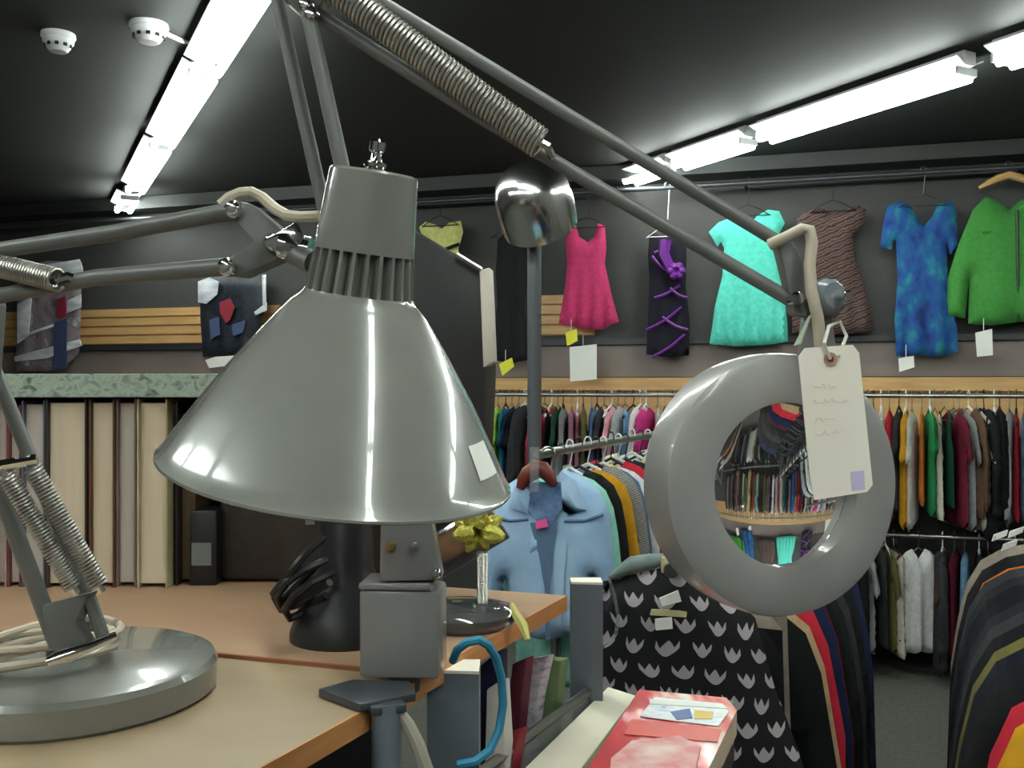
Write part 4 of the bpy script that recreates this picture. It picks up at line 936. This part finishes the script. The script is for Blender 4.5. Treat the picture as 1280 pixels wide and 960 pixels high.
# ------------------------------------------------------------------ magnifier lamp
DB = .87
cb0 = P(505, 785, DB); mag = thing('magnifier_lamp', V((cb0.x, cb0.y, DESK)), 'grey ring magnifier lamp on a long sprung arm clamped to the desk edge', 'magnifier lamp')
def b_(px, py, dd=0): return P(px, py, DB + dd)
MB().box(b_(505, 785, .01), (.0725, .05, .0785), R(-4), bevel=.004).build('clamp_block', M_GREYM, mag)
MB().box(b_(500, 727, .01), (.066, .05, .006), R(-4), bevel=.002).build('clamp_lid', M_GREYM, mag)
MB().prism([b_(x, y, -.012) for x, y in ((474, 728), (476, 640), (486, 560), (520, 560), (536, 636), (553, 726))], (0, .03, 0), bevel=.003).build('post_bracket', M_GREYM, mag)
MB().lathe([(0, 0), (.014, 0), (.014, .02), (.02, .022), (.02, .03), (0, .03)], b_(506, 862, .008), up, 20).build('collar', M_DARKMET, mag)
MB().prism([V((q.x, q.y, DESK + .0008)) for q in (on_desk(398, 872), on_desk(450, 892), on_desk(520, 878), on_desk(512, 862), on_desk(440, 860))], (0, 0, .007), bevel=.001).build('jaw_plate', M_DARKMET, mag)
sc_ = P(483, 880, .80)
MB().lathe([(0, 0), (.0125, 0), (.0125, .2), (0, .2)], V((sc_.x, sc_.y, sc_.z - .2)), up, 20).build('clamp_column', M_UPRIGHT, mag)
MB().box(V((sc_.x, sc_.y, sc_.z - .002)), (.03, .022, .008), R(20), bevel=.002).build('clamp_jaw', M_DARKMET, mag)
for x_, y_, m_ in ((519, 682, M_CHROME), (545, 717, M_CHROME), (488, 683, mat('brass', (190, 160, 100), .3, 1))):
    MB().lathe([(0, -.005), (.0035, -.0045), (.005, -.002), (.005, .003)], b_(x_, y_, -.013), (0, 1, 0), 12).build('bolt', m_, mag)
# lower arm rods up to the elbow
MB().tube([b_(338, -40, .02), b_(494, 660, .012)], .0064, 12).build('lower_arm', M_ARM, mag)
MB().tube([b_(376, -25, -.014), b_(523, 640, -.006)], .0068, 12).build('lower_arm', M_ARM, mag)
MB().prism([b_(x, y, -.008) for x, y in ((325, -60), (400, -90), (480, -40), (476, 6), (440, -6), (410, -12), (395, 16), (378, 18), (352, -5))], (0, .02, 0), bevel=.002).build('elbow_bracket', M_ARM, mag)
bl = MB()
for x, y in ((383, 6), (390, 18)): bl.lathe([(0, -.008), (.005, -.007), (.007, -.003), (.007, .006)], b_(x, y, -.016), (0, 1, 0), 14)
bl.build('bolt', M_CHROME, mag)
MB().tube([b_(470, -1), b_(560, 53), b_(760, 174), b_(984, 309)], .0062, 12).build('upper_arm', M_ARM, mag)
MB().tube([b_(380, 8), b_(600, 146), b_(700, 206), b_(1004, 384)], .0066, 12).build('upper_arm', M_ARM, mag)
MB().helix(b_(405, -24, -.018), b_(676, 180, -.018), .0125, .0019, 56, 6, 14).build('spring', M_SPRING, mag)
MB().tube([b_(672, 176, -.018), b_(684, 182, -.018), b_(690, 196, -.008)], .004, 8).build('spring_hook', M_CHROME, mag)
# head joint
MB().prism([b_(x, y, -.01) for x, y in ((972, 306), (990, 300), (1006, 330), (1018, 372), (1010, 396), (992, 392), (984, 350))], (0, .02, 0), bevel=.002).build('head_bracket', M_ARM, mag)
kn = MB().lathe([(0, -.014), (.014, -.013), (.017, -.008), (.017, .006), (.012, .012), (0, .012)], b_(1033, 372, -.012), V((.35, -1, .1)), 10)
kn.build('knob', mat('smoky_plastic', (128, 134, 140), .25, trans=.25), mag)
MB().lathe([(0, -.03), (.004, -.029), (.004, .0)], b_(1036, 372, -.01), V((-.3, 1, 0)), 10).build('knob_bolt', M_CHROME, mag)
MB().lathe([(0, -.012), (.006, -.011), (.006, .004)], b_(992, 374, -.012), V((0, 1, 0)), 10).build('bolt', M_CHROME, mag)
MB().prism([b_(x, y, .0) for x, y in ((1006, 384), (1040, 384), (1046, 440), (1000, 446))], (0, .012, 0), bevel=.002).build('yoke', M_GREYM, mag)
MB().tube([b_(x, y, dd) for x, y, dd in ((962, 306, -.01), (984, 296, -.02), (1003, 286, -.024), (1012, 287, -.024), (1015, 302, -.024), (1012, 330, -.026), (1014, 362, -.03), (1022, 396, -.03), (1026, 440, -.02))], .0052, 10).build('cord', M_CORD, mag)
# ring head
HN = V((.29, -.95, .03)).normalized(); hc = P(985, 606, .86)
RO_, RI, TK = .119, .0735, .062
bkp = hc - HN * TK
MB().lathe([(RI, TK), (RI + .004, TK + .001), (RO_ - .008, TK), (RO_ - .002, TK - .003), (RO_, TK - .010), (RO_ + .0005, TK * .5), (RO_ - .001, .012), (RO_ - .01, .002), (RI + .012, 0), (RI + .002, .004), (RI, .012)], bkp, HN, 96, loop=True).build('ring_housing', M_RING, mag, angle=35)
# biconvex lens, about four dioptres
RL = .24; sag = RL - math.sqrt(RL * RL - RI * RI)
def cap(sign): return [(RI * k / 14, sign * (sag - (RL - math.sqrt(RL * RL - (RI * k / 14) ** 2)) + .001)) for k in range(15)]
lp = cap(-1) + cap(1)[::-1]
MB().lathe(lp, hc - HN * .018, HN, 64).build('lens', M_GLASS, mag, angle=25)
# price tag on the ring
tu = (V((1, 0, 0)) - HN * HN.x).normalized(); dT = .815
tg = [P(x, y, dT + (x - 1040) * .00008) for x, y in ((998, 446), (1006, 435), (1066, 431), (1074, 441), (1091, 606), (1084, 615), (1018, 625), (1013, 600))]
pt = tag(MB().prism(tg, (0, .0012, 0)).build('price_tag', M_TAG, base=tg[2]), 'large manila tag with faint handwriting tied to the front of the magnifier ring', 'price tag')
hcn = P(1038, 449, dT - .0008)
MB().lathe([(.0028, 0), (.0058, 0), (.0058, .0006), (.0028, .0006)], hcn, (0, -1, 0), 20, loop=True).build('reinforcement', mat('brown_ring', (176, 132, 112), .7), pt)
MB().lathe([(0, 0), (.0028, 0), (.0028, .0004), (0, .0004)], hcn, (0, -1, 0), 14).build('hole', mat('hole_dark', (92, 60, 52), .8), pt)
MB().prism([P(x, y, dT - .0006 + (x - 1040) * .00008) for x, y in ((1063, 590), (1080, 588), (1081, 612), (1065, 614))], (0, .0004, 0)).build('stamp', mat('lilac_ink', (206, 192, 226), .8), pt)
ink = MB()
rnd = random.Random(3)
for (xa, xb, y) in ((1017, 1046, 484), (1016, 1062, 502), (1017, 1046, 525), (1018, 1055, 541)):
    pts = []; x = xa
    while x < xb:
        pts.append(P(x, y + rnd.uniform(-3.5, 3.5) - (x - xa) * .05, dT - .0006 + (x - 1040) * .00008)); x += 2.2
    ink.tube(pts, .0003, 4)
ink.build('handwriting', mat('faint_pencil', (222, 213, 206), .9), pt)
tag(MB().tube([P(1038, 449, dT - .002), P(1030, 430, dT - .004), P(1036, 408, .84), P(1050, 402, .85), P(1058, 420, .84), P(1048, 446, dT)], .0016, 6).build('tie_string', mat('twine', (196, 196, 186), .7), base=P(1038, 449, dT)), 'thin pale string looping from the manila tag over the magnifier', 'string')
tag(MB().prism([P(x, y, .835) for x, y in ((1010, 396), (1014, 392), (1000, 430), (992, 432))], (.002, .003, 0)).build('plastic_tie', mat('greenish_tie', (176, 190, 172), .3), base=P(1010, 396, .835)), 'short pale plastic strip above the magnifier ring, left of the cord', 'tie')

# ------------------------------------------------------------------ camera, world, colour
cam = bpy.data.cameras.new('camera'); co_ = bpy.data.objects.new('camera', cam); C.objects.link(co_)
co_.location = (0, 0, CAMZ); co_.rotation_euler = (R(90), 0, 0)
cam.sensor_width = 36; cam.lens = 36 * F / 1280; cam.clip_start = .02
sc = bpy.context.scene; sc.camera = co_
w = bpy.data.worlds.new('world'); sc.world = w; w.use_nodes = True
w.node_tree.nodes['Background'].inputs[0].default_value = (.5, .55, .55, 1); w.node_tree.nodes['Background'].inputs[1].default_value = .02
vs = sc.view_settings; vs.view_transform = 'Standard'; vs.look = 'None'; vs.gamma = 1; vs.use_curve_mapping = False; vs.exposure = 0.55
sc.cycles.use_denoising = True
sc.cycles.max_bounces = 10; sc.cycles.transmission_bounces = 8
dup = [k for k, v in LABELS.items() if len(v) > 1]
print('SHARED LABELS', [(k, len(LABELS[k])) for k in dup])
